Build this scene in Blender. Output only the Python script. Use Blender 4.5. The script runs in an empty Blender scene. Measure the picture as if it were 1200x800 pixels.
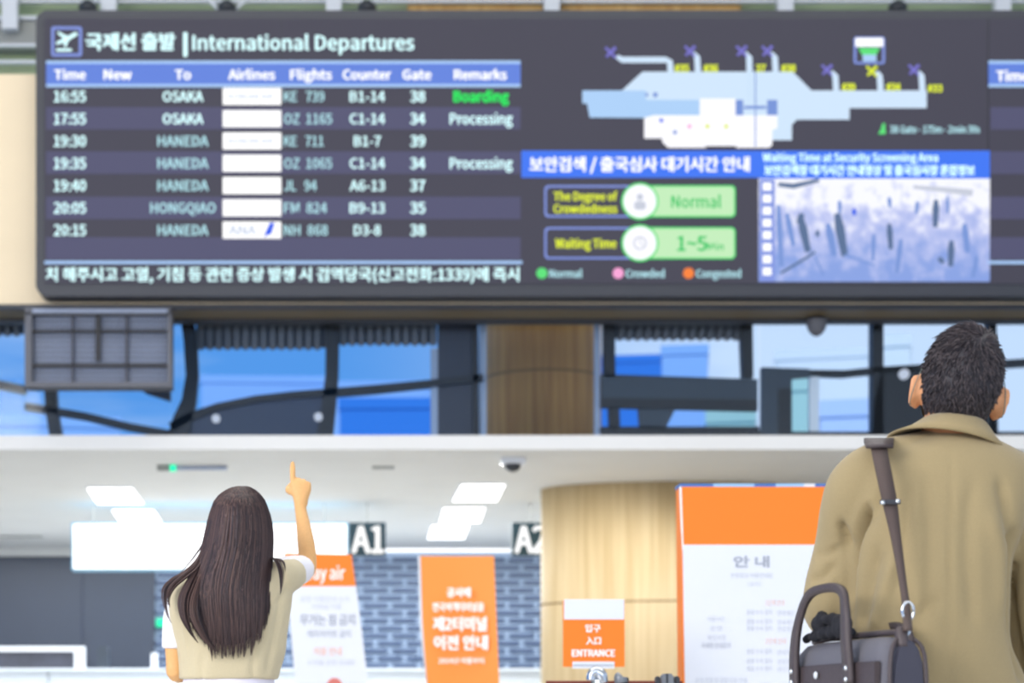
import bpy, bmesh, math, random
import numpy as np
from mathutils import Vector, Matrix
from mathutils import noise as mnoise

# ------------------------------------------------------------------ camera
PX, PY, F, CAMZ = 400.0, 850.0, 2200.0, 0.95
SC = bpy.context.scene
COL = SC.collection
cam_d = bpy.data.cameras.new('camera')
cam = bpy.data.objects.new('camera', cam_d)
COL.objects.link(cam)
cam.location = (0, 0, CAMZ)
cam.rotation_euler = (math.pi / 2, 0, 0)
cam_d.sensor_width = 36.0
cam_d.lens = F / 1200 * 36
cam_d.shift_x = (600 - PX) / 1200
cam_d.shift_y = (PY - 400) / 1200
cam_d.clip_end = 2000
cam_d.dof.use_dof = True
cam_d.dof.focus_distance = 4.5
cam_d.dof.aperture_fstop = 3.8
SC.camera = cam

# ------------------------------------------------------------------ sky
W = bpy.data.worlds.new('sky')
SC.world = W
W.use_nodes = True
nt = W.node_tree
N, L = nt.nodes, nt.links
N.clear()
out = N.new('ShaderNodeOutputWorld')
bg = N.new('ShaderNodeBackground')
tc = N.new('ShaderNodeTexCoord')
sep = N.new('ShaderNodeSeparateXYZ')
L.new(tc.outputs['Generated'], sep.inputs[0])
mrx = N.new('ShaderNodeMapRange')
mrx.inputs[1].default_value = -0.02
mrx.inputs[2].default_value = 0.26
mrx.interpolation_type = 'SMOOTHSTEP'
L.new(sep.outputs[0], mrx.inputs[0])
mp = N.new('ShaderNodeMapping')
mp.inputs['Scale'].default_value = (3, 3, 22)
L.new(tc.outputs['Generated'], mp.inputs[0])
nz = N.new('ShaderNodeTexNoise')
nz.inputs['Scale'].default_value = 2.2
nz.inputs['Detail'].default_value = 4
L.new(mp.outputs[0], nz.inputs['Vector'])
mrn = N.new('ShaderNodeMapRange')
mrn.inputs[1].default_value = 0.45
mrn.inputs[2].default_value = 0.75
mrn.inputs[4].default_value = 0.45
L.new(nz.outputs[0], mrn.inputs[0])
mxf = N.new('ShaderNodeMath')
mxf.operation = 'ADD'
mxf.use_clamp = True
L.new(mrx.outputs[0], mxf.inputs[0])
L.new(mrn.outputs[0], mxf.inputs[1])
mx = N.new('ShaderNodeMix')
mx.data_type = 'RGBA'
mx.inputs['A'].default_value = (0.10, 0.33, 0.80, 1)
mx.inputs['B'].default_value = (0.62, 0.76, 0.98, 1)
L.new(mxf.outputs[0], mx.inputs['Factor'])
L.new(mx.outputs['Result'], bg.inputs[0])
bg.inputs[1].default_value = 1.05
L.new(bg.outputs[0], out.inputs[0])


def area(name, loc, target, sx, sy, power, color):
    d = bpy.data.lights.new(name, 'AREA')
    d.shape = 'RECTANGLE'
    d.size, d.size_y = sx, sy
    d.energy = power
    d.color = color
    o = bpy.data.objects.new(name, d)
    COL.objects.link(o)
    o.location = loc
    v = Vector(target) - Vector(loc)
    o.rotation_euler = v.to_track_quat('-Z', 'Y').to_euler()
    return o


area('daylight_left_window', (-9, -3, 5.0), (0.5, 6, 1.2), 8, 5, 1350, (1.0, 0.95, 0.88))
area('daylight_rear_window', (3, -8, 4.8), (1, 12, 2.5), 14, 4, 480, (1.0, 0.96, 0.9))
area('hall_ceiling_lamps', (1.5, 9, 9.3), (1.5, 9, 0), 14, 9, 750, (1.0, 0.96, 0.9))
area('counter_ceiling_lamps', (-0.8, 21.0, 3.17), (-0.8, 21.0, 0), 8.5, 4.4, 500, (0.95, 0.98, 1.0))
for lx in (1.2, 3.0):  # added fill spots without fixtures, brighten the wooden column
    spd = bpy.data.lights.new('column_fill_spot', 'SPOT')
    spd.energy = 85
    spd.spot_size = math.radians(76)
    spd.spot_blend = 1.0
    spd.shadow_soft_size = 0.02
    spd.color = (1.0, 0.97, 0.92)
    spo = bpy.data.objects.new('column_fill_spot', spd)
    COL.objects.link(spo)
    spo.location = (lx, 15.75, 3.17)
    spo.rotation_euler = (Vector((2.6, 17.4, 1.85)) - spo.location).to_track_quat('-Z', 'Y').to_euler()

sd = bpy.data.lights.new('sun', 'SUN')
sd.energy = 2.6
sd.angle = 0.01
sun = bpy.data.objects.new('sun', sd)
COL.objects.link(sun)
sun.rotation_euler = (math.radians(38), 0, math.radians(-14))

SC.view_settings.view_transform = 'Standard'
SC.view_settings.look = 'None'
SC.view_settings.gamma = 1
SC.view_settings.use_curve_mapping = False
SC.view_settings.exposure = 0.0

# ------------------------------------------------------------------ helpers
R = random.Random(7)
rng = np.random.default_rng(5)


def P(px, py, d):
    return Vector(((px - PX) * d / F, d, CAMZ + (PY - py) * d / F))


def lin(c):
    c = c / 255.0
    return c / 12.92 if c <= 0.04045 else ((c + 0.055) / 1.055) ** 2.4


def rgb(r, g, b):
    return (lin(r), lin(g), lin(b), 1)


def setin(b, k, v):
    if k in b.inputs:
        b.inputs[k].default_value = v


def mat(name, col, rough=0.6, metal=0.0, bump=0.0, scale=40.0, var=0.0, stretch=(1, 1, 1), spec=0.5, sheen=0.0):
    m = bpy.data.materials.new(name)
    m.use_nodes = True
    n, l = m.node_tree.nodes, m.node_tree.links
    b = n['Principled BSDF']
    c = rgb(*col)
    b.inputs['Base Color'].default_value = c
    b.inputs['Roughness'].default_value = rough
    b.inputs['Metallic'].default_value = metal
    setin(b, 'Specular IOR Level', spec)
    if sheen:
        setin(b, 'Sheen Weight', sheen)
    if bump or var:
        t = n.new('ShaderNodeTexCoord')
        mpp = n.new('ShaderNodeMapping')
        mpp.inputs['Scale'].default_value = stretch
        l.new(t.outputs['Object'], mpp.inputs[0])
        x = n.new('ShaderNodeTexNoise')
        x.inputs['Scale'].default_value = scale
        x.inputs['Detail'].default_value = 5
        l.new(mpp.outputs[0], x.inputs['Vector'])
        if var:
            k = n.new('ShaderNodeMix')
            k.data_type = 'RGBA'
            k.inputs['A'].default_value = tuple(max(0, v * (1 - var)) for v in c[:3]) + (1,)
            k.inputs['B'].default_value = tuple(min(1, v * (1 + var)) for v in c[:3]) + (1,)
            mr = n.new('ShaderNodeMapRange')
            mr.inputs[1].default_value = 0.3
            mr.inputs[2].default_value = 0.7
            l.new(x.outputs[0], mr.inputs[0])
            l.new(mr.outputs[0], k.inputs['Factor'])
            l.new(k.outputs['Result'], b.inputs['Base Color'])
        if bump:
            q = n.new('ShaderNodeBump')
            q.inputs['Strength'].default_value = bump
            q.inputs['Distance'].default_value = 0.01
            l.new(x.outputs[0], q.inputs['Height'])
            l.new(q.outputs[0], b.inputs['Normal'])
    return m


def glow(name, col, strength=1.0, base=None):
    m = mat(name, base or (12, 12, 14), 0.5, spec=0.2)
    b = m.node_tree.nodes['Principled BSDF']
    setin(b, 'Emission Color', rgb(*col))
    setin(b, 'Emission Strength', strength)
    return m


def wood(name, c1, c2, rough=0.5):
    m = mat(name, c1, rough)
    n, l = m.node_tree.nodes, m.node_tree.links
    b = n['Principled BSDF']
    t = n.new('ShaderNodeTexCoord')
    mpp = n.new('ShaderNodeMapping')
    mpp.inputs['Scale'].default_value = (9, 9, 0.35)
    l.new(t.outputs['Object'], mpp.inputs[0])
    x = n.new('ShaderNodeTexNoise')
    x.inputs['Scale'].default_value = 2.0
    x.inputs['Detail'].default_value = 6
    l.new(mpp.outputs[0], x.inputs['Vector'])
    k = n.new('ShaderNodeMix')
    k.data_type = 'RGBA'
    k.inputs['A'].default_value = rgb(*c1)
    k.inputs['B'].default_value = rgb(*c2)
    mr = n.new('ShaderNodeMapRange')
    mr.inputs[1].default_value = 0.35
    mr.inputs[2].default_value = 0.65
    l.new(x.outputs[0], mr.inputs[0])
    l.new(mr.outputs[0], k.inputs['Factor'])
    l.new(k.outputs['Result'], b.inputs['Base Color'])
    return m


def glass_mat(name, tint=(0.93, 0.97, 1.0), gloss=0.012):
    m = bpy.data.materials.new(name)
    m.use_nodes = True
    n, l = m.node_tree.nodes, m.node_tree.links
    n.clear()
    o = n.new('ShaderNodeOutputMaterial')
    a = n.new('ShaderNodeBsdfTransparent')
    a.inputs[0].default_value = tint + (1,)
    g = n.new('ShaderNodeBsdfGlossy')
    g.inputs['Roughness'].default_value = 0.05
    x = n.new('ShaderNodeMixShader')
    x.inputs[0].default_value = gloss
    l.new(a.outputs[0], x.inputs[1])
    l.new(g.outputs[0], x.inputs[2])
    l.new(x.outputs[0], o.inputs[0])
    return m


def tag(o, label=None, cat=None, group=None, kind=None):
    if label: o['label'] = label
    if cat: o['category'] = cat
    if group: o['group'] = group
    if kind: o['kind'] = kind
    return o


def link(name, me, m=None, parent=None, smooth=False):
    o = bpy.data.objects.new(name, me)
    COL.objects.link(o)
    if m is not None and len(me.materials) == 0:
        me.materials.append(m)
    if smooth:
        me.polygons.foreach_set('use_smooth', [True] * len(me.polygons))
    if parent is not None:
        o.parent = parent
        o.matrix_parent_inverse = Matrix.Translation(parent.location).inverted()
    return o


def empty(name, loc, label, cat, group=None):
    o = bpy.data.objects.new(name, None)
    COL.objects.link(o)
    o.empty_display_size = 0.1
    o.location = loc
    return tag(o, label, cat, group)


def ob(name, bm, m, parent=None, smooth=False, bevel=0.0):
    if bevel:
        bmesh.ops.bevel(bm, geom=bm.edges[:], offset=bevel, segments=2, affect='EDGES', clamp_overlap=True)
    bmesh.ops.recalc_face_normals(bm, faces=bm.faces[:])
    me = bpy.data.meshes.new(name)
    bm.to_mesh(me)
    bm.free()
    return link(name, me, m, parent, smooth)


def struct(o):
    o['kind'] = 'structure'
    return o


def box(bm, x0, x1, y0, y1, z0, z1):
    v = [bm.verts.new(p) for p in ((x0, y0, z0), (x1, y0, z0), (x1, y1, z0), (x0, y1, z0),
                                   (x0, y0, z1), (x1, y0, z1), (x1, y1, z1), (x0, y1, z1))]
    for f in ((0, 3, 2, 1), (4, 5, 6, 7), (0, 1, 5, 4), (1, 2, 6, 5), (2, 3, 7, 6), (3, 0, 4, 7)):
        bm.faces.new([v[i] for i in f])
    return bm


def bx(x0, x1, y0, y1, z0, z1):
    return box(bmesh.new(), x0, x1, y0, y1, z0, z1)


def pbox(px0, px1, py0, py1, d, t, bm=None):
    """box whose front face (at distance d) spans a region, t thick backwards"""
    a, b = P(px0, py1, d), P(px1, py0, d)
    return box(bm or bmesh.new(), a.x, b.x, d, d + t, a.z, b.z)


def prism(pts, d, t, bm=None):
    bm = bm or bmesh.new()
    f = [bm.verts.new(P(x, y, d)) for x, y in pts]
    k = [bm.verts.new(v.co + Vector((0, t, 0))) for v in f]
    n = len(f)
    bm.faces.new(f)
    bm.faces.new(k[::-1])
    for i in range(n):
        bm.faces.new((f[i], k[i], k[(i + 1) % n], f[(i + 1) % n]))
    return bm


def band(pts, d, t, bm=None):
    """ribbon along pts [(px,py,width)] in the plane at distance d"""
    bm = bm or bmesh.new()
    n = len(pts)
    rows = []
    for i, (x, y, w) in enumerate(pts):
        a = Vector(pts[max(0, i - 1)][:2])
        b = Vector(pts[min(n - 1, i + 1)][:2])
        t2 = (b - a).normalized()
        nn = Vector((-t2.y, t2.x)) * w / 2
        r = []
        for s in (1, -1):
            p = P(x + s * nn.x, y + s * nn.y, d)
            r.append(bm.verts.new(p))
            r.append(bm.verts.new(p + Vector((0, t, 0))))
        rows.append(r)
    for a, b in zip(rows, rows[1:]):
        bm.faces.new((a[0], b[0], b[2], a[2]))
        bm.faces.new((a[1], a[3], b[3], b[1]))
        bm.faces.new((a[0], a[1], b[1], b[0]))
        bm.faces.new((a[2], b[2], b[3], a[3]))
    bm.faces.new((rows[0][0], rows[0][2], rows[0][3], rows[0][1]))
    e = rows[-1]
    bm.faces.new((e[0], e[1], e[3], e[2]))
    return bm


def rrect(px0, px1, py0, py1, r, n=5):
    pts = []
    for cx, cy, a0 in ((px1 - r, py0 + r, -90), (px1 - r, py1 - r, 0), (px0 + r, py1 - r, 90), (px0 + r, py0 + r, 180)):
        for i in range(n + 1):
            a = math.radians(a0 + 90 * i / n)
            pts.append((cx + r * math.cos(a), cy + r * math.sin(a)))
    return pts


def circ(cx, cy, r, n=24):
    return [(cx + r * math.cos(2 * math.pi * i / n), cy + r * math.sin(2 * math.pi * i / n)) for i in range(n)]


def ringlist(bm, rings, cap=True):
    n = len(rings[0])
    vv = [[bm.verts.new(p) for p in r] for r in rings]
    for a, b in zip(vv, vv[1:]):
        for i in range(n):
            bm.faces.new((a[i], a[(i + 1) % n], b[(i + 1) % n], b[i]))
    if cap:
        bm.faces.new(vv[0][::-1])
        bm.faces.new(vv[-1])
    return bm


def catmull(vals, sub):
    v = np.array(vals, float)
    n = len(v)
    o = []
    for i in range(n - 1):
        p0, p1, p2, p3 = v[max(0, i - 1)], v[i], v[i + 1], v[min(n - 1, i + 2)]
        for k in range(sub):
            t = k / sub
            o.append(0.5 * ((2 * p1) + (-p0 + p2) * t + (2 * p0 - 5 * p1 + 4 * p2 - p3) * t * t + (-p0 + 3 * p1 - 3 * p2 + p3) * t ** 3))
    o.append(v[-1])
    return o


def ell(bm, rings, sub=3, n=36, expo=2.0, cap=True):
    """horizontal ellipse loft: rings (cx, cy, cz, rx, ry)"""
    out_ = []
    for c in catmull(rings, sub):
        r = []
        for i in range(n):
            a = 2 * math.pi * i / n
            ca, sa = math.cos(a), math.sin(a)
            e = 2 / expo
            r.append(Vector((c[0] + c[3] * math.copysign(abs(ca) ** e, ca), c[1] + c[4] * math.copysign(abs(sa) ** e, sa), c[2])))
        out_.append(r)
    return ringlist(bm, out_, cap)


def limb(bm, pts, sub=3, n=16, flat=1.0, up=Vector((0, 1, 0)), cap=True):
    """tube through pts [(Vector, radius)]; flat scales the radius across up"""
    v = catmull([(*p, r) for p, r in pts], sub)
    out_ = []
    for i, c in enumerate(v):
        a = Vector(v[max(0, i - 1)][:3])
        b = Vector(v[min(len(v) - 1, i + 1)][:3])
        t = (b - a).normalized()
        u = up - t * up.dot(t)
        if u.length < 1e-3:
            u = t.orthogonal()
        u.normalize()
        s = t.cross(u)
        out_.append([Vector(c[:3]) + (s * math.cos(2 * math.pi * k / n) + u * math.sin(2 * math.pi * k / n) * flat) * c[3] for k in range(n)])
    return ringlist(bm, out_, cap)


def ball(bm, c, rx, ry, rz, rot=None, n=16):
    m = Matrix.Translation(c) @ (rot.to_4x4() if rot else Matrix.Identity(4)) @ Matrix.Diagonal((rx, ry, rz, 1))
    bmesh.ops.create_uvsphere(bm, u_segments=n, v_segments=max(6, n // 2 + 2), radius=1, matrix=m)
    return bm


def fuse(name, bm, voxel, m, parent, smooth=4, post=None):
    """union of overlapping closed shapes as ONE smooth continuous surface"""
    bmesh.ops.recalc_face_normals(bm, faces=bm.faces[:])
    me = bpy.data.meshes.new(name)
    bm.to_mesh(me)
    bm.free()
    o = bpy.data.objects.new(name, me)
    COL.objects.link(o)
    r = o.modifiers.new('r', 'REMESH')
    r.mode = 'VOXEL'
    r.voxel_size = voxel
    s = o.modifiers.new('s', 'SMOOTH')
    s.factor = 0.6
    s.iterations = smooth
    bpy.context.view_layer.update()
    dg = bpy.context.evaluated_depsgraph_get()
    res = bpy.data.meshes.new_from_object(o.evaluated_get(dg))
    bpy.data.objects.remove(o)
    if post is not None:
        nv = len(res.vertices)
        co = np.empty(nv * 3)
        res.vertices.foreach_get('co', co)
        no = np.empty(nv * 3)
        res.vertices.foreach_get('normal', no)
        co = post(co.reshape(-1, 3), no.reshape(-1, 3))
        res.vertices.foreach_set('co', co.ravel())
        res.update()
    return link(name, res, m, parent, True)


def folds(lines, back=True, wob=0.0, freq=9.0):
    """relief of creases: lines [(pts in px, depth m, width px)]"""
    def f(co, no):
        x = PX + F * co[:, 0] / co[:, 1]
        y = PY - F * (co[:, 2] - CAMZ) / co[:, 1]
        h = np.zeros(len(co))
        for pts, dep, wid in lines:
            pts = np.array(catmull(pts, 6))
            best = np.full(len(co), 1e9)
            tt = np.zeros(len(co))
            for i in range(len(pts) - 1):
                a, b = pts[i], pts[i + 1]
                ab = b - a
                t = np.clip(((x - a[0]) * ab[0] + (y - a[1]) * ab[1]) / (ab @ ab + 1e-9), 0, 1)
                dd = np.hypot(x - a[0] - t * ab[0], y - a[1] - t * ab[1])
                k = dd < best
                best = np.where(k, dd, best)
                tt = np.where(k, (i + t) / (len(pts) - 1), tt)
            fade = np.clip(np.minimum(tt, 1 - tt) * 5, 0, 1)
            h -= dep * np.exp(-(best / wid) ** 2) * (0.25 + 0.75 * fade)
        if wob:
            w = np.array([mnoise.noise(Vector((p[0] * freq, p[1] * freq, p[2] * freq * 0.45))) for p in co])
            h += wob * w
        mask = np.clip(-no[:, 1] * 2 + 0.3, 0, 1) if back else 1
        return co + no * (h * mask)[:, None]
    return f


# ------------------------------------------------------------------ text queue
TQ = []
FONT = None
try:
    import os
    _p = os.path.join(bpy.utils.system_resource('DATAFILES'), 'fonts', 'Noto Sans CJK Regular.woff2')
    if os.path.exists(_p):
        FONT = bpy.data.fonts.load(_p)
except Exception:
    FONT = None



def text(key, s, m, cx, cy, size, d, w=None, parent=None, align='c', bold=0.02, label=None, skew=None):
    """flat print; size = em height in px, w = total width in px; key groups strings into one lettering part"""
    TQ.append(dict(key=key, s=s, m=m, cx=cx, cy=cy, size=size, d=d, w=w, parent=parent, align=align, bold=bold, label=label, skew=skew))


def flush_text():
    objs = []
    pc = bpy.data.curves.new('t', 'FONT')
    pc.body = 'H'
    if FONT: pc.font = FONT
    po = bpy.data.objects.new('t', pc)
    COL.objects.link(po)
    bpy.context.view_layer.update()
    cap = max(0.05, po.dimensions.y)
    bpy.data.objects.remove(po)
    kf = 0.70 / cap
    for q in TQ:
        c = bpy.data.curves.new('t', 'FONT')
        c.body = q['s']
        c.resolution_u = 2
        if FONT: c.font = FONT
        c.offset = 0.004 / kf
        c.align_x = 'LEFT'
        o = bpy.data.objects.new('t', c)
        COL.objects.link(o)
        objs.append((q, o, c))
    bpy.context.view_layer.update()
    dg = bpy.context.evaluated_depsgraph_get()
    groups = {}
    for q, o, c in objs:
        me = bpy.data.meshes.new_from_object(o.evaluated_get(dg))
        n = len(me.vertices)
        co = np.empty(n * 3)
        me.vertices.foreach_get('co', co)
        co = co.reshape(-1, 3)
        x0, x1 = co[:, 0].min(), co[:, 0].max()
        y0, y1 = co[:, 1].min(), co[:, 1].max()
        sy = q['size'] * kf
        sx = q['w'] / (x1 - x0) if q['w'] else sy
        wid = (x1 - x0) * sx
        left = q['cx'] - wid / 2 if q['align'] == 'c' else q['cx']
        px = left + (co[:, 0] - x0) * sx
        py = q['cy'] - (co[:, 1] - cap / 2) * sy
        if q['skew']:
            px = px + (py - q['skew'][1]) * q['skew'][0]
        d = q['d']
        pos = np.stack([(px - PX) * d / F, np.full(n, d), CAMZ + (PY - py) * d / F], 1)
        faces = [tuple(p.vertices) for p in me.polygons]
        groups.setdefault(id(q['parent']), {})[len(groups.setdefault(id(q['parent']), {}))] = [(q, pos + np.array([sh[0], -0.0002 * k3, sh[1]]) * np.array([d / F * q['size'], 1, d / F * q['size']]), faces)
            for k3, sh in enumerate(((-q['bold'] * 1.1 - .006, q['bold'] * .6), (q['bold'] * 1.1 + .006, q['bold'] * .6), (0, -q['bold'] * .8)) if q['bold'] > 0.004 else ((0, 0),))]
        bpy.data.meshes.remove(me)
        bpy.data.objects.remove(o)
        bpy.data.curves.remove(c)
    for g in groups.values():
        for items in g.values():
            vs, fs, off = [], [], 0
            for q, pos, faces in items:
                vs += [tuple(p) for p in pos]
                fs += [tuple(i + off for i in f) for f in faces]
                off += len(pos)
            q = items[0][0]
            nm = q['key'].split('#')[0]
            me = bpy.data.meshes.new(nm)
            me.from_pydata(vs, [], fs)
            o = link(nm, me, q['m'], q['parent'])
            if q['label']:
                o['label'] = q['label']


# ------------------------------------------------------------------ materials
M = {}
M['floor'] = mat('pale_stone_floor', (205, 203, 198), 0.25, var=0.05, scale=3)
M['white_ceiling'] = mat('white_ceiling_paint', (224, 224, 222), 0.7, var=0.02, scale=2)
M['beige'] = mat('beige_wall_panel', (226, 208, 176), 0.55, var=0.03, scale=1.5)
M['dark_trim'] = mat('dark_metal_trim', (48, 50, 58), 0.5)
M['soffit'] = mat('olive_brown_soffit', (112, 98, 74), 0.6, var=0.06, scale=1)
M['black_frame'] = mat('black_window_frame', (13, 14, 22), 0.5)
M['bezel'] = mat('board_bezel_plastic', (46, 49, 58), 0.45)
M['screen'] = glow('screen_dark', (70, 69, 84), 0.95, (8, 8, 10))
M['band_screen'] = glow('screen_row_band', (84, 84, 116), 0.95, (8, 8, 10))
M['head_bar'] = glow('screen_heading_blue', (96, 130, 222), 1.0)
M['head_line'] = glow('screen_heading_line', (170, 205, 250), 1.0)
M['cyan'] = glow('screen_lettering_white', (214, 252, 255), 1.25)
M['cyan_dim'] = glow('screen_lettering_dim', (182, 230, 240), 1.0)
M['white_glow'] = glow('screen_white', (255, 255, 255), 1.15)
M['green_txt'] = glow('screen_green_print', (10, 235, 90), 1.1)
M['blue_bar'] = glow('screen_bright_blue', (60, 118, 245), 1.0)
M['map_light'] = glow('map_pale_blue', (208, 230, 252), 1.0)
M['map_mid'] = glow('map_mid_blue', (172, 208, 248), 1.0)
M['map_dark'] = glow('map_dark_blue', (116, 146, 215), 1.0)
M['map_white'] = glow('map_white', (250, 250, 255), 1.05)
M['purple'] = glow('plane_icon_purple', (120, 115, 205), 1.0)
M['yellow'] = glow('screen_yellow_green', (225, 238, 50), 1.0)
M['pale_green'] = glow('screen_pale_green', (196, 238, 188), 1.0)
M['bright_green'] = glow('screen_bright_green', (90, 225, 120), 1.0)
M['mid_green'] = glow('screen_mid_green', (40, 200, 100), 1.0)
M['pink'] = glow('screen_pink', (250, 165, 215), 1.0)
M['orange_dot'] = glow('screen_orange', (250, 130, 50), 1.0)
M['outline_blue'] = glow('screen_outline_blue', (130, 150, 225), 1.0)
M['grey_icon'] = glow('screen_grey_icon', (200, 205, 220), 1.0)
M['logo_blue'] = glow('screen_logo_blue', (40, 90, 235), 1.0)
M['logo_grey'] = glow('screen_logo_grey', (205, 215, 232), 1.0)
M['cctv_dark'] = glow('screen_figure_teal', (88, 112, 150), 1.0)
M['cctv_blue'] = glow('screen_figure_blue', (120, 150, 215), 1.0)
M['white_paint'] = mat('white_painted_metal', (222, 226, 232), 0.4)
M['light'] = glow('ceiling_light_diffuser', (255, 255, 252), 2.2, (230, 230, 230))
M['wood'] = wood('light_maple_veneer', (220, 198, 156), (202, 176, 130))
M['wood_dark'] = wood('brown_veneer', (216, 164, 100), (182, 130, 78), 0.6)
M['groove'] = mat('dark_groove', (140, 112, 74), 0.7)
M['brick'] = mat('blue_grey_glazed_tile', (76, 94, 126), 0.35, var=0.16, scale=2.5)
M['mortar'] = mat('pale_blue_joint', (160, 180, 206), 0.6)
M['dark_glass'] = mat('dark_blue_grey_glass', (46, 56, 74), 0.4, var=0.06, scale=0.8)
M['counter'] = mat('white_counter_laminate', (214, 222, 230), 0.35, var=0.03, scale=1)
M['teal_sign'] = mat('dark_teal_sign', (34, 64, 76), 0.4)
M['lightbox'] = glow('lightbox_white', (250, 252, 255), 1.2, (220, 220, 220))
M['lightbox_edge'] = mat('lightbox_edge_blue', (120, 175, 205), 0.5)
M['faint'] = glow('lightbox_faint_print', (226, 236, 246), 1.0)
M['orange'] = mat('orange_print', (244, 128, 26), 0.6)
M['pale_orange'] = mat('pale_orange_print', (250, 152, 66), 0.6)
M['poster_white'] = mat('white_print', (226, 230, 238), 0.6)
M['print_white'] = mat('white_print', (255, 250, 245), 0.6)
M['print_grey'] = mat('grey_lettering', (168, 174, 188), 0.6)
M['print_faint'] = mat('faint_grey_lettering', (206, 210, 220), 0.6)
M['print_pink'] = mat('faint_salmon_print', (244, 206, 196), 0.6)
M['blue_strip'] = mat('blue_strip', (48, 110, 185), 0.5)
M['pale_blue'] = mat('pale_blue_strip', (150, 195, 235), 0.5)
M['chrome'] = mat('chrome', (205, 210, 216), 0.18, 1.0)
M['dark_plastic'] = mat('dark_plastic', (48, 52, 58), 0.4)
M['grey_plastic'] = mat('grey_plastic', (128, 132, 138), 0.35, 0.4)
M['belt_red'] = mat('dark_red_belt', (128, 58, 48), 0.7)
M['green_led'] = glow('green_led', (30, 225, 165), 1.6)
M['green_panel'] = mat('pale_green_panel', (164, 180, 142), 0.5, var=0.1, scale=1.2)
M['gold_panel'] = wood('golden_wood_beam', (224, 186, 118), (196, 152, 84))
M['grey_panel'] = mat('grey_beam_paint', (156, 158, 154), 0.6, var=0.04, scale=2)
M['glass'] = glass_mat('clear_window_glass')
M['rib'] = mat('grey_louvre', (92, 94, 102), 0.6)
M['rib_back'] = mat('dark_louvre_backing', (70, 72, 82), 0.7)
M['navy'] = mat('navy_spandrel', (28, 42, 70), 0.4)
M['slate'] = mat('slate_spandrel', (44, 54, 66), 0.45)
M['charcoal'] = mat('charcoal_spandrel', (40, 42, 56), 0.45)
M['steel_pale'] = mat('pale_steel_post', (150, 162, 186), 0.4)
M['skin'] = mat('skin_tone', (222, 160, 116), 0.5, bump=0.05, scale=160, var=0.04, spec=0.35)
M['skin_f'] = mat('skin_tone_fair', (228, 176, 116), 0.5, bump=0.04, scale=160, var=0.04, spec=0.35)
M['lip'] = mat('lip', (190, 110, 100), 0.5)
M['eye'] = mat('eye_white', (235, 232, 228), 0.2)
M['iris'] = mat('iris_dark', (40, 28, 22), 0.2)
M['coat'] = mat('khaki_trench_cotton', (158, 140, 102), 0.85, bump=0.12, scale=420, var=0.05, sheen=0.15)
M['coat_seam'] = mat('coat_seam_shadow', (118, 100, 68), 0.9)
M['trousers'] = mat('dark_trouser_wool', (52, 54, 62), 0.85, bump=0.1, scale=300)
M['shoe'] = mat('black_leather', (30, 28, 28), 0.35)
M['bag'] = mat('charcoal_nylon', (100, 99, 108), 0.7, bump=0.2, scale=500, var=0.05)
M['bag_side'] = mat('dark_nylon_gusset', (62, 62, 76), 0.7, bump=0.2, scale=500, var=0.05)
M['leather'] = mat('dark_brown_leather', (72, 62, 64), 0.5, bump=0.15, scale=200, var=0.08)
M['webbing'] = mat('brown_webbing', (84, 70, 66), 0.7, bump=0.3, scale=600)
M['vest'] = mat('cream_knit', (208, 194, 160), 0.9, bump=0.35, scale=240, var=0.04, stretch=(1, 1, 2.5), sheen=0.2)
M['tee'] = mat('white_cotton', (240, 238, 244), 0.85, bump=0.1, scale=200)
M['skirt'] = mat('white_lavender_cotton', (232, 228, 242), 0.85, bump=0.1, scale=200)
M['black_cloth'] = mat('black_knit', (24, 24, 32), 0.85, bump=0.3, scale=200)
M['mask'] = mat('grey_green_mask', (110, 122, 116), 0.8)
M['ivory_bldg'] = mat('white_building', (228, 230, 226), 0.7)
M['blue_bldg'] = mat('blue_glass_facade', (46, 122, 205), 0.3)
M['sky_bldg'] = mat('pale_blue_facade', (140, 180, 226), 0.5)
M['teal_bldg'] = mat('pale_green_facade', (170, 205, 190), 0.5)
M['lilac_bldg'] = mat('lilac_facade', (190, 208, 236), 0.5)


def hair_mat(name, c1, c2, rough):
    m = mat(name, c1, rough)
    n, l = m.node_tree.nodes, m.node_tree.links
    b = n['Principled BSDF']
    at = n.new('ShaderNodeAttribute')
    at.attribute_name = 'strand'
    k = n.new('ShaderNodeMix')
    k.data_type = 'RGBA'
    k.inputs['A'].default_value = rgb(*c1)
    k.inputs['B'].default_value = rgb(*c2)
    l.new(at.outputs['Fac'], k.inputs['Factor'])
    l.new(k.outputs['Result'], b.inputs['Base Color'])
    return m


M['hair_m'] = hair_mat('short_black_hair', (34, 30, 38), (88, 78, 80), 0.55)
M['hair_w'] = hair_mat('long_dark_brown_hair', (44, 34, 40), (104, 80, 74), 0.42)

# ------------------------------------------------------------------ setting
struct(ob('floor', bx(-16, 20, -12, 26, -0.1, 0), M['floor']))
struct(ob('ceiling', bx(-16, 20, -12, 17.6, 10.0, 10.3), M['white_ceiling']))
DB = 15.0          # face of the bulkhead
DG = 15.4          # glass band
zb = CAMZ + (PY - 357) * DB / F
zt = CAMZ + (PY - 87) * DB / F
zf = CAMZ + (PY - 512) * DG / F
zc = 3.20
XL, XR = -9.0, 12.0
bulk = struct(ob('wall_bulkhead', bx(XL, XR, DB, DG + 0.25, zb, zt), M['beige']))
zs = zb - 5 * DB / F
struct(ob('trim_1', bx(XL, XR, DB - 0.02, DB + 0.04, zs, zb), M['dark_trim']))
struct(ob('trim_2', bx(XL, XR, DB + 0.04, DG + 0.2, zs + 0.004, zb - 0.001), M['soffit']))
struct(ob('trim_3', bx(XL, XR, DG - 0.03, DG + 0.1, zs - 0.02, zs + 0.004), M['dark_trim']))

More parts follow.
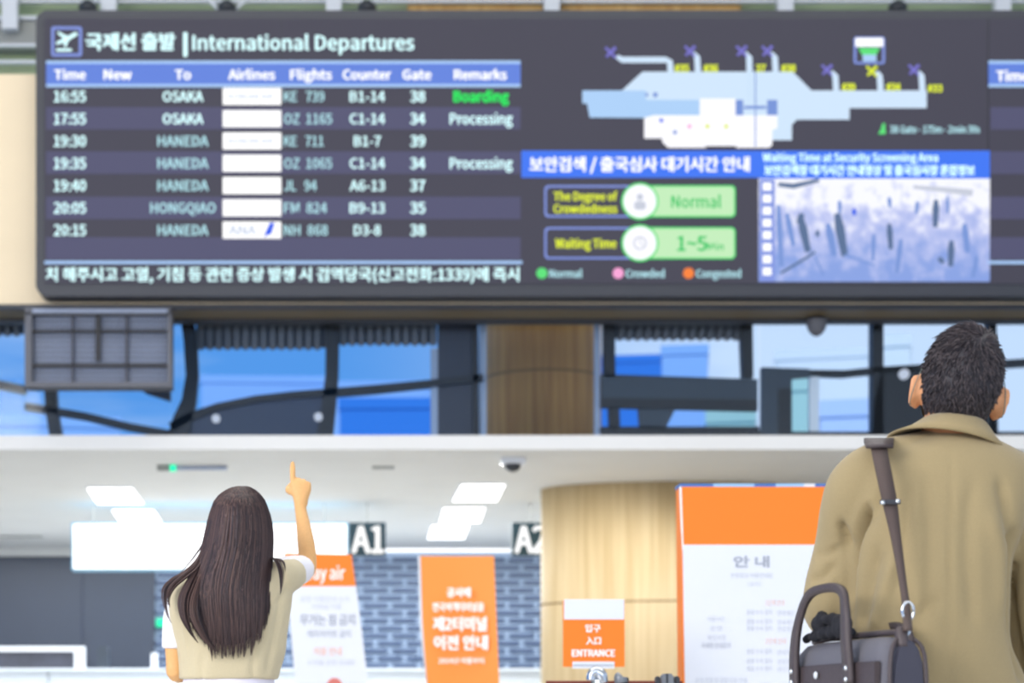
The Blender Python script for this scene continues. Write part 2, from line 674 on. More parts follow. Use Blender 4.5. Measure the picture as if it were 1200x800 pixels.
# lower bulkhead and counter-area ceiling (one slab) with the check-in hall under it
struct(ob('ceiling_counter', bx(XL, XR, DG - 0.1, 24.3, zc, zf), M['white_ceiling']))
for x in (-8.0, 10.5):
    struct(ob('wall_side', bx(x, x + 0.3, DG, 24.3, 0, zc), M['white_ceiling']))

# ceiling seam strips on the counter ceiling
for a, b, y in ((436, 462, 547), (0, 50, 628)):
    h = zc - CAMZ
    d = F * h / (PY - y)
    struct(ob('ceiling_vent', bx((a - PX) * d / F, (b - PX) * d / F, d - 0.06, d + 0.06, zc - 0.012, zc), M['grey_panel']))

# back wall: dark glazed section, joint panel and tile courses
DW = 24.0
wall_l = struct(ob('wall_left_glazed', pbox(-260, 181, 652, 880, DW - 0.1, 0.2), M['dark_glass']))
ob('panel_joint', pbox(95.5, 97, 652, 785, DW - 0.112, 0.02), M['navy'], wall_l)
wall_b = struct(ob('wall_back', bx(P(181, 0, DW).x, P(1500, 0, DW).x, DW, DW + 0.2, 0, zc), M['mortar']))
struct(ob('wall_left_top', bx(P(-260, 0, DW).x, P(181, 0, DW).x, DW - 0.1, DW + 0.2, P(0, 652, DW).z, zc), M['white_ceiling']))
bm = bx(0, 34.2 * DW / F - 0.055, 0, 0.05, 0, 0.058)
bmesh.ops.bevel(bm, geom=bm.edges[:], offset=0.006, segments=1, affect='EDGES')
bme = bpy.data.meshes.new('brick')
bm.to_mesh(bme)
bm.free()
bme.materials.append(M['brick'])
for r in range(15):
    y = 656 + r * 8.85
    for c in range(15):
        x = 186 + (c - (0.5 if r % 2 else 0)) * 34.2
        if x < 181: x += 0
        p = P(x, y, DW)
        o = link('brick', bme, None, wall_b)
        o.location = (p.x - 0, DW - 0.035 - R.random() * 0.008, p.z - 0.03)
        if x < 182: o.location.x = P(182, 0, DW).x
struct(ob('trim_light_cove', pbox(181, 720, 641, 646, DW - 0.12, 0.1), M['lightbox']))
# low white partition in front of the back wall
pt = empty('checkin_partition', P(300, 1000, 21.5) * 1, 'long white check-in partition along the foot of the tiled wall', 'partition')
pt.location.z = 0
z1 = P(0, 783, 21.5).z
for a, b in ((-260, 56), (57.5, 300), (301.5, 500), (501.5, 760)):
    ob('panel', bx(P(a, 0, 21.5).x, P(b, 0, 21.5).x, 21.5, 21.65, 0, z1 - 0.03), M['counter'], pt)
ob('counter_top', bx(P(-260, 0, 21.5).x, P(760, 0, 21.5).x, 21.42, 21.9, z1 - 0.03, z1), M['counter'], pt)

# far left display frame on the partition
sf = empty('display_frame', P(0, 783, 21.3), 'wide silver framed dark display low at the left, before the glazed wall', 'screen')
ob('dark_panel', pbox(-120, 87, 763, 783, 21.55, 0.05), mat('dark_mottled', (62, 66, 80), 0.4, var=0.3, scale=6), sf)
ob('frame_rail', pbox(-120, 99, 757, 763, 21.5, 0.1), M['white_paint'], sf)
ob('frame_post', pbox(87, 99, 763, 783, 21.5, 0.1), M['white_paint'], sf)
fp = ob('monitor_back', prism(rrect(114, 127, 757, 783, 4), 21.6, 0.12), M['slate'])
tag(fp, 'small dark rounded monitor back standing on the white partition at left', 'monitor')
fq = ob('post_cap', pbox(177, 184, 765, 783, 21.6, 0.1), M['white_paint'])
tag(fq, 'short white post beside the left edge of the tiled wall', 'post')

# ------------------------------------------------------------------ wooden round column below, on the counter side
def column(name, cx, cy, rx, ry, z0, z1, m, seams, parent=None, label=None):
    o = ob(name, ell(bmesh.new(), [(cx, cy, z0, rx, ry), (cx, cy, z1, rx, ry)], 1, 96), m)
    struct(o)
    o.data.polygons.foreach_set('use_smooth', [len(p.vertices) == 4 for p in o.data.polygons])
    for z in seams:
        ob('seam', ell(bmesh.new(), [(cx, cy, z - 0.008, rx + 0.004, ry + 0.004), (cx, cy, z + 0.008, rx + 0.004, ry + 0.004)], 1, 96), M['groove'], o)
    return o


cdp = 17.9
ccx = P(797, 0, cdp).x
column('column_wood', ccx, cdp, 163 * cdp / F, 0.62, 0, zc + 0.02, M['wood'], [P(0, 704.5, 17.4).z])
# reflection of a column in the glass band, built as a solid column
c2 = 17.6
column('column_reflected', P(636, 0, c2).x, c2, 68 * c2 / F, 0.5, zf + 0.01, 6.5, M['wood_dark'], [P(0, 435, 17.2).z])

# ------------------------------------------------------------------ glass band; the facade it reflects is built solid behind clear panes
def window(i, a, b):
    r = struct(ob('window_%d' % i, pbox(a, b, 511, 514, DG + 0.02, 0.05), M['black_frame']))
    p = ob('pane', pbox(a + 0.8, b - 0.8, 374, 512, DG, 0.012), M['glass'], r)
    return r


DM = DG + 0.25
w1 = window(1, -260, 29)
w2 = window(2, 29, 200)
w3 = window(3, 200, 558)
w4 = window(4, 558, 705)
w5 = window(5, 705, 890)
w6 = window(6, 890, 1166)
w7 = window(7, 1166, 1500)


def mull(w, pts, mm='black_frame', t=0.12, d=DM):  # bent bars shaped like the frames reflected in the glass
    return ob('reflected_mullion', band(pts, d, t), M[mm], w)


def slats(w, x0, x1, y0, y1, lean=0, step=10.5):  # louvres of the reflected facade, modelled as solid ribs
    ob('reflected_louvre_backing', pbox(x0, x1, y0, y1 - 2, DM + 0.12, 0.03), M['rib_back'], w)
    x = x0 + 2
    while x < x1 - 3:
        ob('slat', prism([(x + lean, y0), (x + 6.5 + lean, y0), (x + 6.5, y1), (x, y1)], DM + 0.07, 0.04), M['rib'], w)
        x += step


slats(w1, -60, 28, 373, 393)
mull(w1, [(-260, 440, 8), (0, 450, 9), (29, 456, 9)])
mull(w2, [(58, 440, 14), (60, 480, 14), (66, 516, 15)])
mull(w2, [(29, 475, 8), (100, 487, 8), (150, 499, 8), (200, 508, 8)])
ob('reflected_eave', prism([(140, 440), (200, 440), (200, 470), (172, 461)], DM + 0.1, 0.05), M['rib_back'], w2)
mull(w3, [(219, 372, 15), (223, 400, 16), (225, 440, 15), (221, 470, 17), (214, 490, 22), (208, 516, 26)])
mull(w3, [(200, 500, 11), (222, 488, 10), (255, 476, 8), (300, 467, 8), (345, 462, 8), (390, 459, 9), (440, 455, 9), (500, 449, 8), (566, 442, 8)])
mull(w3, [(390, 372, 16), (389, 440, 16), (385, 480, 17), (380, 516, 20)])
mull(w3, [(557, 372, 7), (558, 516, 7)])
ob('spandrel', prism([(222, 492), (255, 479), (300, 470), (345, 465), (382, 463), (380, 516), (210, 516)], DM + 0.03, 0.05), M['navy'], w3)
ob('spandrel', pbox(513, 555, 374, 516, DM + 0.05, 0.05), M['charcoal'], w3)
ob('post', pbox(505, 513, 408, 516, DM + 0.05, 0.06), M['steel_pale'], w3)
slats(w3, 230, 382, 373, 409)
slats(w3, 397, 512, 373, 404)
ob('post', pbox(562, 570, 374, 516, DM + 0.05, 0.06), M['steel_pale'], w4)
ob('post', pbox(697, 703, 374, 516, DM + 0.05, 0.06), M['steel_pale'], w4)
for p, mm in (((373, 488), 'lamp'), ((253, 490), 'lamp')):
    ob('lamp', prism(circ(p[0], p[1], 5, 14), DM - 0.03, 0.03), M['grey_icon'], w3)
mull(w5, [(714, 372, 13), (715, 442, 13)])
mull(w5, [(875, 372, 14), (877, 442, 12)])
slats(w5, 721, 868, 373, 398, lean=6)
ob('spandrel', prism([(705, 438), (888, 444), (888, 480), (705, 476)], DM, 0.08), M['slate'], w5)
ob('spandrel', prism([(705, 466), (888, 468), (888, 481), (705, 477)], DM - 0.02, 0.08), M['black_frame'], w5)
mull(w5, [(705, 506, 13), (890, 506, 13)])
mull(w5, [(720, 476, 12), (721, 502, 12)])
ob('spandrel', prism([(748, 478), (792, 478), (780, 502), (750, 502)], DM, 0.06), M['slate'], w5)
mull(w6, [(1029, 372, 13), (1029, 516, 13)])
mull(w6, [(1163, 372, 10), (1165, 516, 10)])
mull(w6, [(950, 436, 6), (990, 437, 7), (1029, 433, 7), (1090, 430, 8), (1166, 427, 8)])
ob('spandrel', prism([(893, 430), (949, 432), (949, 441), (928, 443), (926, 516), (893, 516)], DM - 0.01, 0.08), M['slate'], w6)
ob('spandrel', prism([(912, 455), (928, 455), (928, 516), (912, 516)], DM - 0.02, 0.08), M['black_frame'], w6)
ob('spandrel', prism([(1034, 432), (1166, 430), (1166, 516), (1022, 516), (1024, 470)], DM, 0.08), M['black_frame'], w6)
ob('post', pbox(949, 960, 441, 508, DM + 0.03, 0.06), M['white_paint'], w6)
mull(w6, [(890, 509, 7), (1030, 509, 7)])
ob('lamp', prism(circ(1060, 438, 6, 14), DM - 0.03, 0.03), M['grey_icon'], w6)
mull(w7, [(1166, 426, 8), (1300, 418, 8)])
mull(w7, [(1166, 509, 7), (1400, 509, 7)])

# buildings reflected in the band, built as solid blocks beyond it
def building(x0, x1, ytop, d, dep, m, label, floors=True):
    a, b = P(x0, ytop, d), P(x1, ytop, d)
    e = empty('building', ((a.x + b.x) / 2, d + dep / 2, 0), label, 'building', None)
    cxx, hw2 = (a.x + b.x) / 2, (b.x - a.x) / 2
    for nm, z0, z1, g_ in (('wall', 0, a.z - 0.4, 0), ('roof', a.z - 0.4, a.z, 0.05)):
        b0 = bx(-hw2 - g_, hw2 + g_, -g_, dep + g_, z0, z1)
        bmesh.ops.rotate(b0, verts=b0.verts, cent=(0, 0, 0), matrix=Matrix.Rotation(-math.atan2(cxx, d), 3, 'Z'))
        bmesh.ops.translate(b0, verts=b0.verts, vec=(cxx, d, 0))
        ob(nm, b0, m, e)
    return e


building(-60, 140, 486, 66, 12, M['sky_bldg'], 'reflected pale blue office block low behind the leftmost windows')
building(398, 520, 466, 70, 14, M['blue_bldg'], 'reflected deep blue glass building beyond the window left of the brown column')
building(384, 512, 446, 95, 14, M['sky_bldg'], 'reflected pale band of roof above the deep blue glass building')
building(236, 380, 440, 100, 14, M['sky_bldg'], 'reflected pale roof behind the ribbed blind over the navy panel')
building(690, 776, 416, 100, 10, M['blue_bldg'], 'reflected blue building just right of the brown reflected column')
building(776, 829, 404, 78, 5, M['sky_bldg'], 'reflected pale blue tower beside the blue building')
building(829, 884, 480, 60, 5, M['teal_bldg'], 'reflected low pale green building seen under the grey spandrel')
building(910, 1021, 409, 82, 15, M['ivory_bldg'], 'reflected broad white building beyond the window with the hanging dome')
building(927, 947, 442, 56, 6, M['teal_bldg'], 'reflected narrow pale green facade strip beside the black post')
building(1036, 1066, 392, 64, 12, M['ivory_bldg'], 'narrow white tower left of the man\'s head')
building(962, 1021, 468, 45, 10, M['lilac_bldg'], 'reflected low lilac building in the lower window before the broad white one')

# upper wall above the board
DU = 18.0
zu0, zu1 = 6.0, 9.99
upper = struct(ob('wall_upper', bx(XL, XR, DU, DU + 0.2, zu0, zu1), M['green_panel']))
struct(ob('trim_4', bx(XL, XR, DU - 0.25, DU - 0.02, P(0, 64, DU).z, P(0, 36, DU).z), M['grey_panel']))
for y in (3, 15, 34, 66, 85):
    ob('rail', bx(XL, XR, DU - 0.3, DU - 0.24, P(0, y + 1.6, DU).z, P(0, y - 1.6, DU).z), M['white_paint'], upper)
for x in (11, 127, 391, 647, 921, 1176):
    ob('post', pbox(x - 9, x + 9, -60, 33, DU - 0.4, 0.1), M['white_paint'], upper)
struct(ob('trim_5', pbox(478, 636, -60, 15, DU - 0.2, 0.15), M['gold_panel']))
struct(ob('trim_6', pbox(658, 868, -60, 15, DU - 0.2, 0.15), M['gold_panel']))
for x in (103, 266, 430, 1052):
    e = ob('spotlight', limb(bmesh.new(), [(P(x, 2, DU - 0.6), 0.05), (P(x, 8, DU - 0.6), 0.09), (P(x, 14, DU - 0.6), 0.08)], 2), M['dark_plastic'], upper, True)
    if x in (266,):
        for s in (-1, 1):
            ob('brace', band([(x + s * 8, 12, 3), (x + s * 28, -6, 3)], DU - 0.55, 0.04), M['white_paint'], upper)

# ------------------------------------------------------------------ hanging grille box under the bulkhead at left
d0 = DB - 0.06
g = empty('grille_box', P(114, 452, d0), 'grey box with a fine mesh grille hanging under the beige bulkhead at left', 'grille')
ob('backing', pbox(36, 196, 366, 447, d0 + 0.10, 0.05), mat('grille_backing', (166, 182, 214), 0.5), g)
fr = ob('frame', pbox(29, 200, 360, 368, d0, 0.2), M['rib'], g)
pbf = bmesh.new()
pbox(29, 37, 366, 447, d0, 0.2, pbf); pbox(196, 201, 366, 447, d0, 0.2, pbf); pbox(29, 201, 447, 453, d0, 0.2, pbf)
ob('frame', pbf, M['rib'], g)
ob('top_strip', pbox(38, 196, 362, 366, d0 - 0.01, 0.01), M['steel_pale'], g)
for a in ((38, 196, 386, 389), (38, 196, 426, 429)):
    ob('bar', pbox(*a, d0 + 0.03, 0.04), M['black_frame'], g)
ob('bar', pbox(112, 117, 370, 422, d0 + 0.02, 0.04), M['black_frame'], g)
for x in (84, 147):
    ob('bar', pbox(x, x + 2.2, 370, 447, d0 + 0.03, 0.04), M['charcoal'], g)
mm = bmesh.new()
for i in range(34):
    pbox(40 + i * 4.6, 41.3 + i * 4.6, 368, 447, d0 + 0.06, 0.01, mm)
for i in range(13):
    pbox(38, 196, 370 + i * 6, 371.2 + i * 6, d0 + 0.065, 0.01, mm)
tag(ob('mesh', mm, mat('grille_wire', (112, 118, 134), 0.5), g), kind='stuff')

# small dome under the soffit at right
dm = ob('soffit_dome', ell(bmesh.new(), [(*P(957, 374, DG - 0.1), 0.085, 0.085), (*P(957, 384, DG - 0.1), 0.075, 0.075), (*P(957, 391, DG - 0.1), 0.045, 0.045), (*P(957, 394, DG - 0.1), 0.01, 0.01)], 3), M['rib'], None, True)
tag(dm, 'small grey dome hanging under the soffit above the white building', 'camera')

# ------------------------------------------------------------------ departures board
BD = DB - 0.22
brd = empty('departures_board', P(700, 347, BD), 'huge dark electronic departures board with bilingual heading and terminal map', 'board')
ob('bezel', prism(rrect(42, 1770, 12, 347, 14, 8), BD, 0.22), M['bezel'], brd)
D1, D2_, D3, D4, D5 = BD - 0.01, BD - 0.014, BD - 0.018, BD - 0.022, BD - 0.026
ob('screen', pbox(52, 612, 22, 332, D1, 0.01), M['screen'], brd)
ob('screen', pbox(612, 1157, 22, 332, D1, 0.01), M['screen'], brd)
ob('screen', pbox(1159, 1760, 22, 332, D1, 0.01), M['screen'], brd)
ob('module_seam', pbox(329.3, 330.4, 22, 332, D1 - 0.0005, 0.004), M['charcoal'], brd)
for i, y in enumerate((138.5, 190.5, 243.5, 291)):
    ob('row_band', pbox(54, 610, y - 13, y + 13, D2_, 0.003), M['band_screen'], brd)
    ob('row_band', pbox(1161, 1720, y - 13, y + 13, D2_, 0.003), M['band_screen'], brd)
for a, b in ((54, 610), (1158.5, 1720)):
    hb = ob('heading_bar', pbox(a, b, 72, 102, D3, 0.004), M['head_bar'], brd)
    lm = bmesh.new()
    pbox(a, b, 71, 74.5, D4, 0.003, lm); pbox(a, b, 98.5, 102, D4, 0.003, lm)
    ob('border', lm, M['head_line'], hb)
    ob('ticker_line', pbox(a - 2, b + 2, 305.5, 309, D3, 0.004), M['head_line'], brd)
# icon
ic = ob('departure_icon', prism(rrect(60, 96, 31, 66, 3), D3, 0.003), M['outline_blue'], brd)
ob('icon_field', pbox(63.5, 92.5, 34.5, 62.5, D4, 0.002), M['screen'], ic)
pl = bmesh.new()
band([(66, 51, 2.5), (76, 47, 5), (90, 39, 4)], D5, 0.001, pl)
band([(68, 38, 2.5), (80, 46, 5)], D5, 0.001, pl)
band([(79, 45, 4), (76, 55, 2.5)], D5, 0.001, pl)
pbox(66, 84, 57, 60, D5, 0.001, pl)
ob('plane_mark', pl, M['cyan'], ic)
TD = D5
text('title_print', '국제선 출발', M['cyan'], 101, 49, 23, TD, 104, brd, 'l', 0.03)
text('title_print', '|', M['cyan'], 215.5, 50, 26, TD, 3.4, brd, 'l', 0.02)
text('title_print', 'International Departures', M['cyan'], 226, 50, 24.5, TD, 259, brd, 'l', 0.015)
for s, x, w in (('Time', 82, 36), ('New', 138, 32), ('To', 214.5, 18), ('Airlines', 295, 54), ('Flights', 364.5, 48), ('Counter', 430, 56), ('Gate', 488.5, 33), ('Remarks', 563, 61)):
    text('heading_print', s, M['white_glow'], x, 87.5, 16, TD, w, brd, 'c', 0.03)
text('heading_print#2', 'Time', M['white_glow'], 1168, 89, 17, TD, 38, brd, 'l', 0.03)
rows = [('16:55', 'OSAKA', 'KE   739', 'B1-14', '38', 'Boarding'), ('17:55', 'OSAKA', 'OZ  1165', 'C1-14', '34', 'Processing'),
        ('19:30', 'HANEDA', 'KE   711', 'B1-7', '39', ''), ('19:35', 'HANEDA', 'OZ  1065', 'C1-14', '34', 'Processing'),
        ('19:40', 'HANEDA', 'JL   94', 'A6-13', '37', ''), ('20:05', 'HONGQIAO', 'FM  824', 'B9-13', '35', ''),
        ('20:15', 'HANEDA', 'NH  868', 'D3-8', '38', '')]
for i, (t, to, fl, ct, gt, rm) in enumerate(rows):
    y = 113 + i * 26.1
    k = 'row_print#%d' % i
    text(k, t, M['cyan'], 63.5, y, 18, TD, 37, brd, 'l', 0.015)
    text(k, to, M['cyan' if i < 2 else 'cyan_dim'], 214.5, y, 17, TD, 47 if i < 2 else (76 if i == 5 else 59), brd, 'c', 0.015)
    text('flight_print#%d' % i, fl, M['cyan_dim'], 333, y, 17, TD, (47, 56, 46, 56, 38, 50, 51)[i], brd, 'l', 0.01)
    text(k, ct, M['cyan'], 430.5, y, 17, TD, 31 if i in (2, 6) else 41, brd, 'c', 0.01)
    text(k, gt, M['cyan'], 489.5, y, 18, TD, 17, brd, 'c', 0.02)
    if rm:
        text('remark_print#%d' % i, rm, M['green_txt' if i == 0 else 'cyan'], 564, y, 18, TD, 64 if i == 0 else 73, brd, 'c', 0.03 if i == 0 else 0.015)
    lb = ob('airline_logo_box', pbox(261, 329.5, y - 10, y + 9.7, D3, 0.003), M['white_glow'], brd)
    if i in (0, 2):
        text('logo_print', 'KOREAN AIR', M['logo_grey'], 294, y, 9, TD, 52, lb, 'c', 0.02)
    if i == 6:
        text('logo_print', 'ANA', M['logo_grey'], 284, y, 15, TD, 32, lb, 'c', 0.03)
        ob('logo_slash', prism([(309, 277), (316, 261), (322, 261), (318, 274)], D5, 0.001), M['logo_blue'], lb)
text('ticker_print', '치 해주시고 고열, 기침 등 관련 증상 발생 시 검역당국(신고전화:1339)에 즉시', M['cyan'], 54, 321.5, 19, TD, 554, brd, 'l', 0.02)

# terminal map
mp_ = ob('terminal_map', prism([(682.5, 106), (729, 106), (753, 84), (929, 84), (951, 106), (1086, 106), (1086, 126.5), (995.5, 126.5), (995.5, 140), (934, 140),
                               (928, 146), (928, 164), (905, 164), (905, 137.5), (691, 137.5), (688, 121), (682.5, 121)], D3, 0.003), M['map_light'], brd)
ob('map_block', prism([(682.5, 106), (757, 106), (757, 117), (820, 117), (820, 135), (765, 135), (755, 138), (691, 137.5), (688, 121), (682.5, 121)], D4, 0.002), M['map_mid'], mp_)
ob('map_block', prism([(755, 138), (766, 135), (820, 135), (820, 115.5), (862, 115.5), (862, 135), (911, 135), (911, 150), (905, 152), (905, 170), (901, 173), (783, 173), (776, 166), (776, 162), (755, 162)], D4, 0.002), M['map_white'], mp_)
for a in ((862, 871, 117, 135), (899, 911, 117, 135)):
    ob('map_block', pbox(*a, D5, 0.001), M['map_dark'], mp_)
ob('map_block', pbox(872, 898, 124, 127.5, D5, 0.001), M['map_dark'], mp_)
ob('map_block', prism([(826, 171), (864, 171), (861, 174), (829, 174)], D5, 0.001), M['screen'], mp_)
ob('map_seam', pbox(884.5, 886, 84, 172, D5 - 0.001, 0.001), M['map_dark'], mp_)
for x, y, r, mm2 in ((775, 141, 2.5, 'logo_blue'), (808, 148, 2.5, 'pink'), (829, 148, 2.5, 'yellow'), (851, 148, 2.5, 'yellow'), (791, 155, 2.5, 'map_dark'), (768, 111, 3, 'map_dark'), (758, 111, 2, 'map_dark')):
    ob('map_dot', prism(circ(x, y, r, 10), D5, 0.001), M[mm2], mp_)
for pts in ([(723, 66, 5), (729, 70, 7), (780, 70, 7), (785, 72, 7), (786, 85, 7)],
            [(812, 62, 5), (817, 67, 7), (818, 85, 7)], [(873, 62, 5), (878, 67, 7), (879, 116, 7)], [(903, 62, 5), (908, 67, 7), (909, 85, 7)],
            [(974, 84, 5), (979, 89, 7), (980, 107, 7)], [(1027, 84, 5), (1031, 89, 7), (1032, 107, 7)], [(1076, 84, 5), (1080, 89, 7), (1081, 107, 7)]):
    ob('jet_bridge', band(pts, D3, 0.002), M['map_light'], mp_)
for i, (x, y) in enumerate(((715.5, 61.5), (808.5, 60), (869, 60), (899, 60), (969, 82), (1071, 82), (1021.5, 83.5))):
    b_ = bmesh.new()
    band([(x - 6, y - 6, 3), (x + 6, y + 6, 3)], D4, 0.001, b_)
    band([(x - 5, y + 5, 3), (x + 6, y - 6, 4)], D4 - 0.001, 0.001, b_)
    ob('plane_marker', b_, M['yellow' if i == 6 else 'purple'], mp_)
for i, (a, b, y) in enumerate(((791, 807, 80), (825, 841, 80), (886, 897, 80), (916, 932, 80), (987, 1002, 102), (1039, 1055, 102), (1087.5, 1104, 103.5))):
    text('gate_number', ('#35', '#36', '37', '#38', '#39', '#34', '#33')[i], M['yellow'], a, y, 12, TD, b - a, mp_, 'l', 0.05)
gb = ob('gate_icon', prism(rrect(1000.5, 1037, 43, 75, 3), D3, 0.002), M['outline_blue'], mp_)
ob('icon_field', pbox(1003.5, 1034, 55, 72.5, D4, 0.001), M['screen'], gb)
ob('icon_field', pbox(1002.5, 1035, 44.5, 54.5, D4, 0.001), M['white_glow'], gb)
ob('icon_mark', prism([(1006, 56), (1031, 56), (1027, 64), (1022, 64), (1015, 64), (1010, 64)], D5, 0.001), M['bright_green'], gb)
ob('icon_mark', pbox(1011, 1027, 64, 72, D5, 0.001), M['map_mid'], gb)
ob('walker_icon', prism([(1029, 157), (1032, 152), (1034, 145), (1037, 144), (1038, 157)], D4, 0.002), M['bright_green'], mp_)
text('map_note', '38 Gate - 175m - 2min 30s', M['cyan_dim'], 1043, 151.5, 12, TD, 105, mp_, 'l', 0.02)

# waiting-time panel
bb = ob('notice_bar', pbox(611, 889, 176.5, 208, D3, 0.003), M['blue_bar'], brd)
text('notice_print', '보안검색 / 출국심사 대기시간 안내', M['white_glow'], 621, 192.5, 20, TD, 257, bb, 'l', 0.025)
for y0, y1, lab, val in ((217, 254.5, 'a', 'Normal'), (266, 303.5, 'b', '1~5')):
    o = ob('caption_box', prism(rrect(638, 752, y0, y1, 5), D3, 0.002), M['outline_blue'], brd)
    ob('caption_field', prism(rrect(640.5, 750, y0 + 2.5, y1 - 2.5, 4), D4, 0.002), M['screen'], o)
    v = ob('value_box', prism(rrect(750, 862, y0, y1, 5), D3 - 0.001, 0.002), M['bright_green'], brd)
    ob('value_field', prism(rrect(752, 860, y0 + 2, y1 - 2, 4), D4, 0.002), M['pale_green'], v)
    cy = (y0 + y1) / 2
    c = ob('round_icon', prism(circ(750, cy, 22), D4 - 0.0015, 0.001), M['bright_green'], brd)
    ob('icon_disc', prism(circ(750, cy, 19.5), D4 - 0.003, 0.001), M['map_white'], c)
    if lab == 'a':
        text('caption_print', 'The Degree of', M['yellow'], 649, y0 + 13, 14, TD, 74, o, 'l', 0.03)
        text('caption_print', 'Crowdedness', M['yellow'], 649, y0 + 27.5, 14, TD, 74, o, 'l', 0.03)
        text('value_print', val, M['mid_green'], 816, cy + 0.5, 20, TD, 58, v, 'c', 0.01)
        ob('icon_figure', prism(circ(750, cy - 5, 4), D5, 0.001), M['grey_icon'], c)
        ob('icon_figure', prism(rrect(743, 757, cy, cy + 10, 4), D5, 0.001), M['grey_icon'], c)
    else:
        text('caption_print', 'Waiting Time', M['yellow'], 651, cy + 0.5, 15, TD, 71, o, 'l', 0.03)
        text('value_print', val, M['mid_green'], 794, cy + 0.5, 24, TD, 34, v, 'l', 0.02)
        text('value_print', 'Min', M['mid_green'], 829, cy + 4, 12, TD, 19, v, 'l', 0.01)
        ob('icon_figure', prism(circ(750, cy, 8), D5, 0.001), M['grey_icon'], c)
        ob('icon_figure', prism(circ(750, cy, 6), D5 - 0.001, 0.001), M['map_white'], c)
        ob('icon_figure', band([(750, cy - 5, 1.5), (750, cy, 1.5), (754, cy + 2, 1.5)], D5 - 0.002, 0.001), M['grey_icon'], c)
for x, s, mm3, w in ((635, 'Normal', 'bright_green', 38), (724.5, 'Crowded', 'pink', 45), (807, 'Congested', 'orange_dot', 52)):
    o = ob('legend_dot', prism(circ(x, 320, 6.5, 16), D3, 0.002), M[mm3], brd)
    text('legend_print', s, M['cyan_dim'], x + 9, 320.5, 13, TD, w, o, 'l', 0.02)

# camera picture on the board
cp = bpy.data.materials.new('camera_picture')
cp.use_nodes = True
n_, l_ = cp.node_tree.nodes, cp.node_tree.links
b_ = n_['Principled BSDF']
b_.inputs['Base Color'].default_value = (0.01, 0.01, 0.01, 1)
t_ = n_.new('ShaderNodeTexCoord')
s_ = n_.new('ShaderNodeSeparateXYZ')
l_.new(t_.outputs['Generated'], s_.inputs[0])
x_ = n_.new('ShaderNodeTexNoise')
x_.inputs['Scale'].default_value = 7
x_.inputs['Detail'].default_value = 6
mpp = n_.new('ShaderNodeMapping')
mpp.inputs['Scale'].default_value = (2.4, 1, 1.0)
l_.new(t_.outputs['Generated'], mpp.inputs[0])
l_.new(mpp.outputs[0], x_.inputs['Vector'])
ad = n_.new('ShaderNodeMath'); ad.operation = 'MULTIPLY_ADD'
l_.new(x_.outputs[0], ad.inputs[0]); ad.inputs[1].default_value = 0.95
sc2 = n_.new('ShaderNodeMath'); sc2.operation = 'MULTIPLY'; sc2.inputs[1].default_value = 0.62; l_.new(s_.outputs[2], sc2.inputs[0]); l_.new(sc2.outputs[0], ad.inputs[2])
rp = n_.new('ShaderNodeValToRGB')
rp.color_ramp.elements[0].position = 0.5
rp.color_ramp.elements[0].color = rgb(128, 155, 222)
rp.color_ramp.elements[1].position = 1.25 if False else 1.0
rp.color_ramp.elements[1].color = rgb(245, 246, 255)
e2 = rp.color_ramp.elements.new(0.82)
e2.color = rgb(186, 194, 238)
l_.new(ad.outputs[0], rp.inputs[0])
l_.new(rp.outputs[0], b_.inputs['Emission Color'])
b_.inputs['Emission Strength'].default_value = 1.0
pic = ob('camera_picture', pbox(889, 1160, 208, 330, D3, 0.003), cp, brd)
ob('picture_heading', pbox(889, 1160, 176.5, 209, D4, 0.003), M['blue_bar'], pic)
text('picture_print', 'Waiting Time at Security Screening Area', M['cyan'], 894, 184.5, 13.5, TD, 205, pic, 'l', 0.02)
text('picture_print', '보안검색장 대기시간 안내영상 및 출국심사장 혼잡정보', M['cyan'], 896, 199.5, 14, TD, 246, pic, 'l', 0.03)
ob('picture_margin', pbox(890, 908, 210, 330, D4, 0.002), M['outline_blue'], pic)
for i in range(8):
    ob('picture_key', pbox(894, 904, 214 + i * 14.2, 223 + i * 14.2, D5, 0.001), M['white_glow'], pic)
figs = [(938, 254, 947, 295, 10, 'cctv_dark'), (940, 250, 936, 262, 8, 'cctv_dark'), (981, 250, 990, 300, 11, 'cctv_dark'), (984, 235, 984, 250, 5, 'cctv_blue'), (1042, 262, 1044, 292, 7, 'cctv_dark'),
        (1097, 234, 1096, 266, 8, 'cctv_dark'), (1115, 282, 1114, 312, 8, 'cctv_dark'), (1042, 231, 1043, 243, 5, 'cctv_blue'), (1075, 236, 1074, 250, 5, 'cctv_blue'), (958, 270, 958, 277, 5, 'cctv_dark'),
        (1110, 230, 1111, 250, 4, 'cctv_blue'), (922, 250, 930, 288, 7, 'cctv_blue'), (912, 240, 916, 312, 7, 'cctv_blue'), (1024, 274, 1023, 305, 5, 'cctv_blue'), (1056, 280, 1051, 320, 6, 'cctv_blue'),
        (1130, 262, 1134, 296, 8, 'cctv_blue'), (1001, 244, 1001, 252, 5, 'logo_blue'), (970, 262, 978, 300, 9, 'cctv_blue'), (1100, 302, 1106, 308, 6, 'cctv_dark'), (1145, 300, 1140, 325, 5, 'cctv_blue')]
for i, (xa, ya, xb, yb, w, mm4) in enumerate(figs):
    ob('picture_figure', band([(xa, ya, w * 0.6), ((xa * 2 + xb) / 3, (ya * 2 + yb) / 3, w), (xb, yb, w * 0.7)], D5 + 0.0005 * (i % 3), 0.0004), M[mm4], pic)
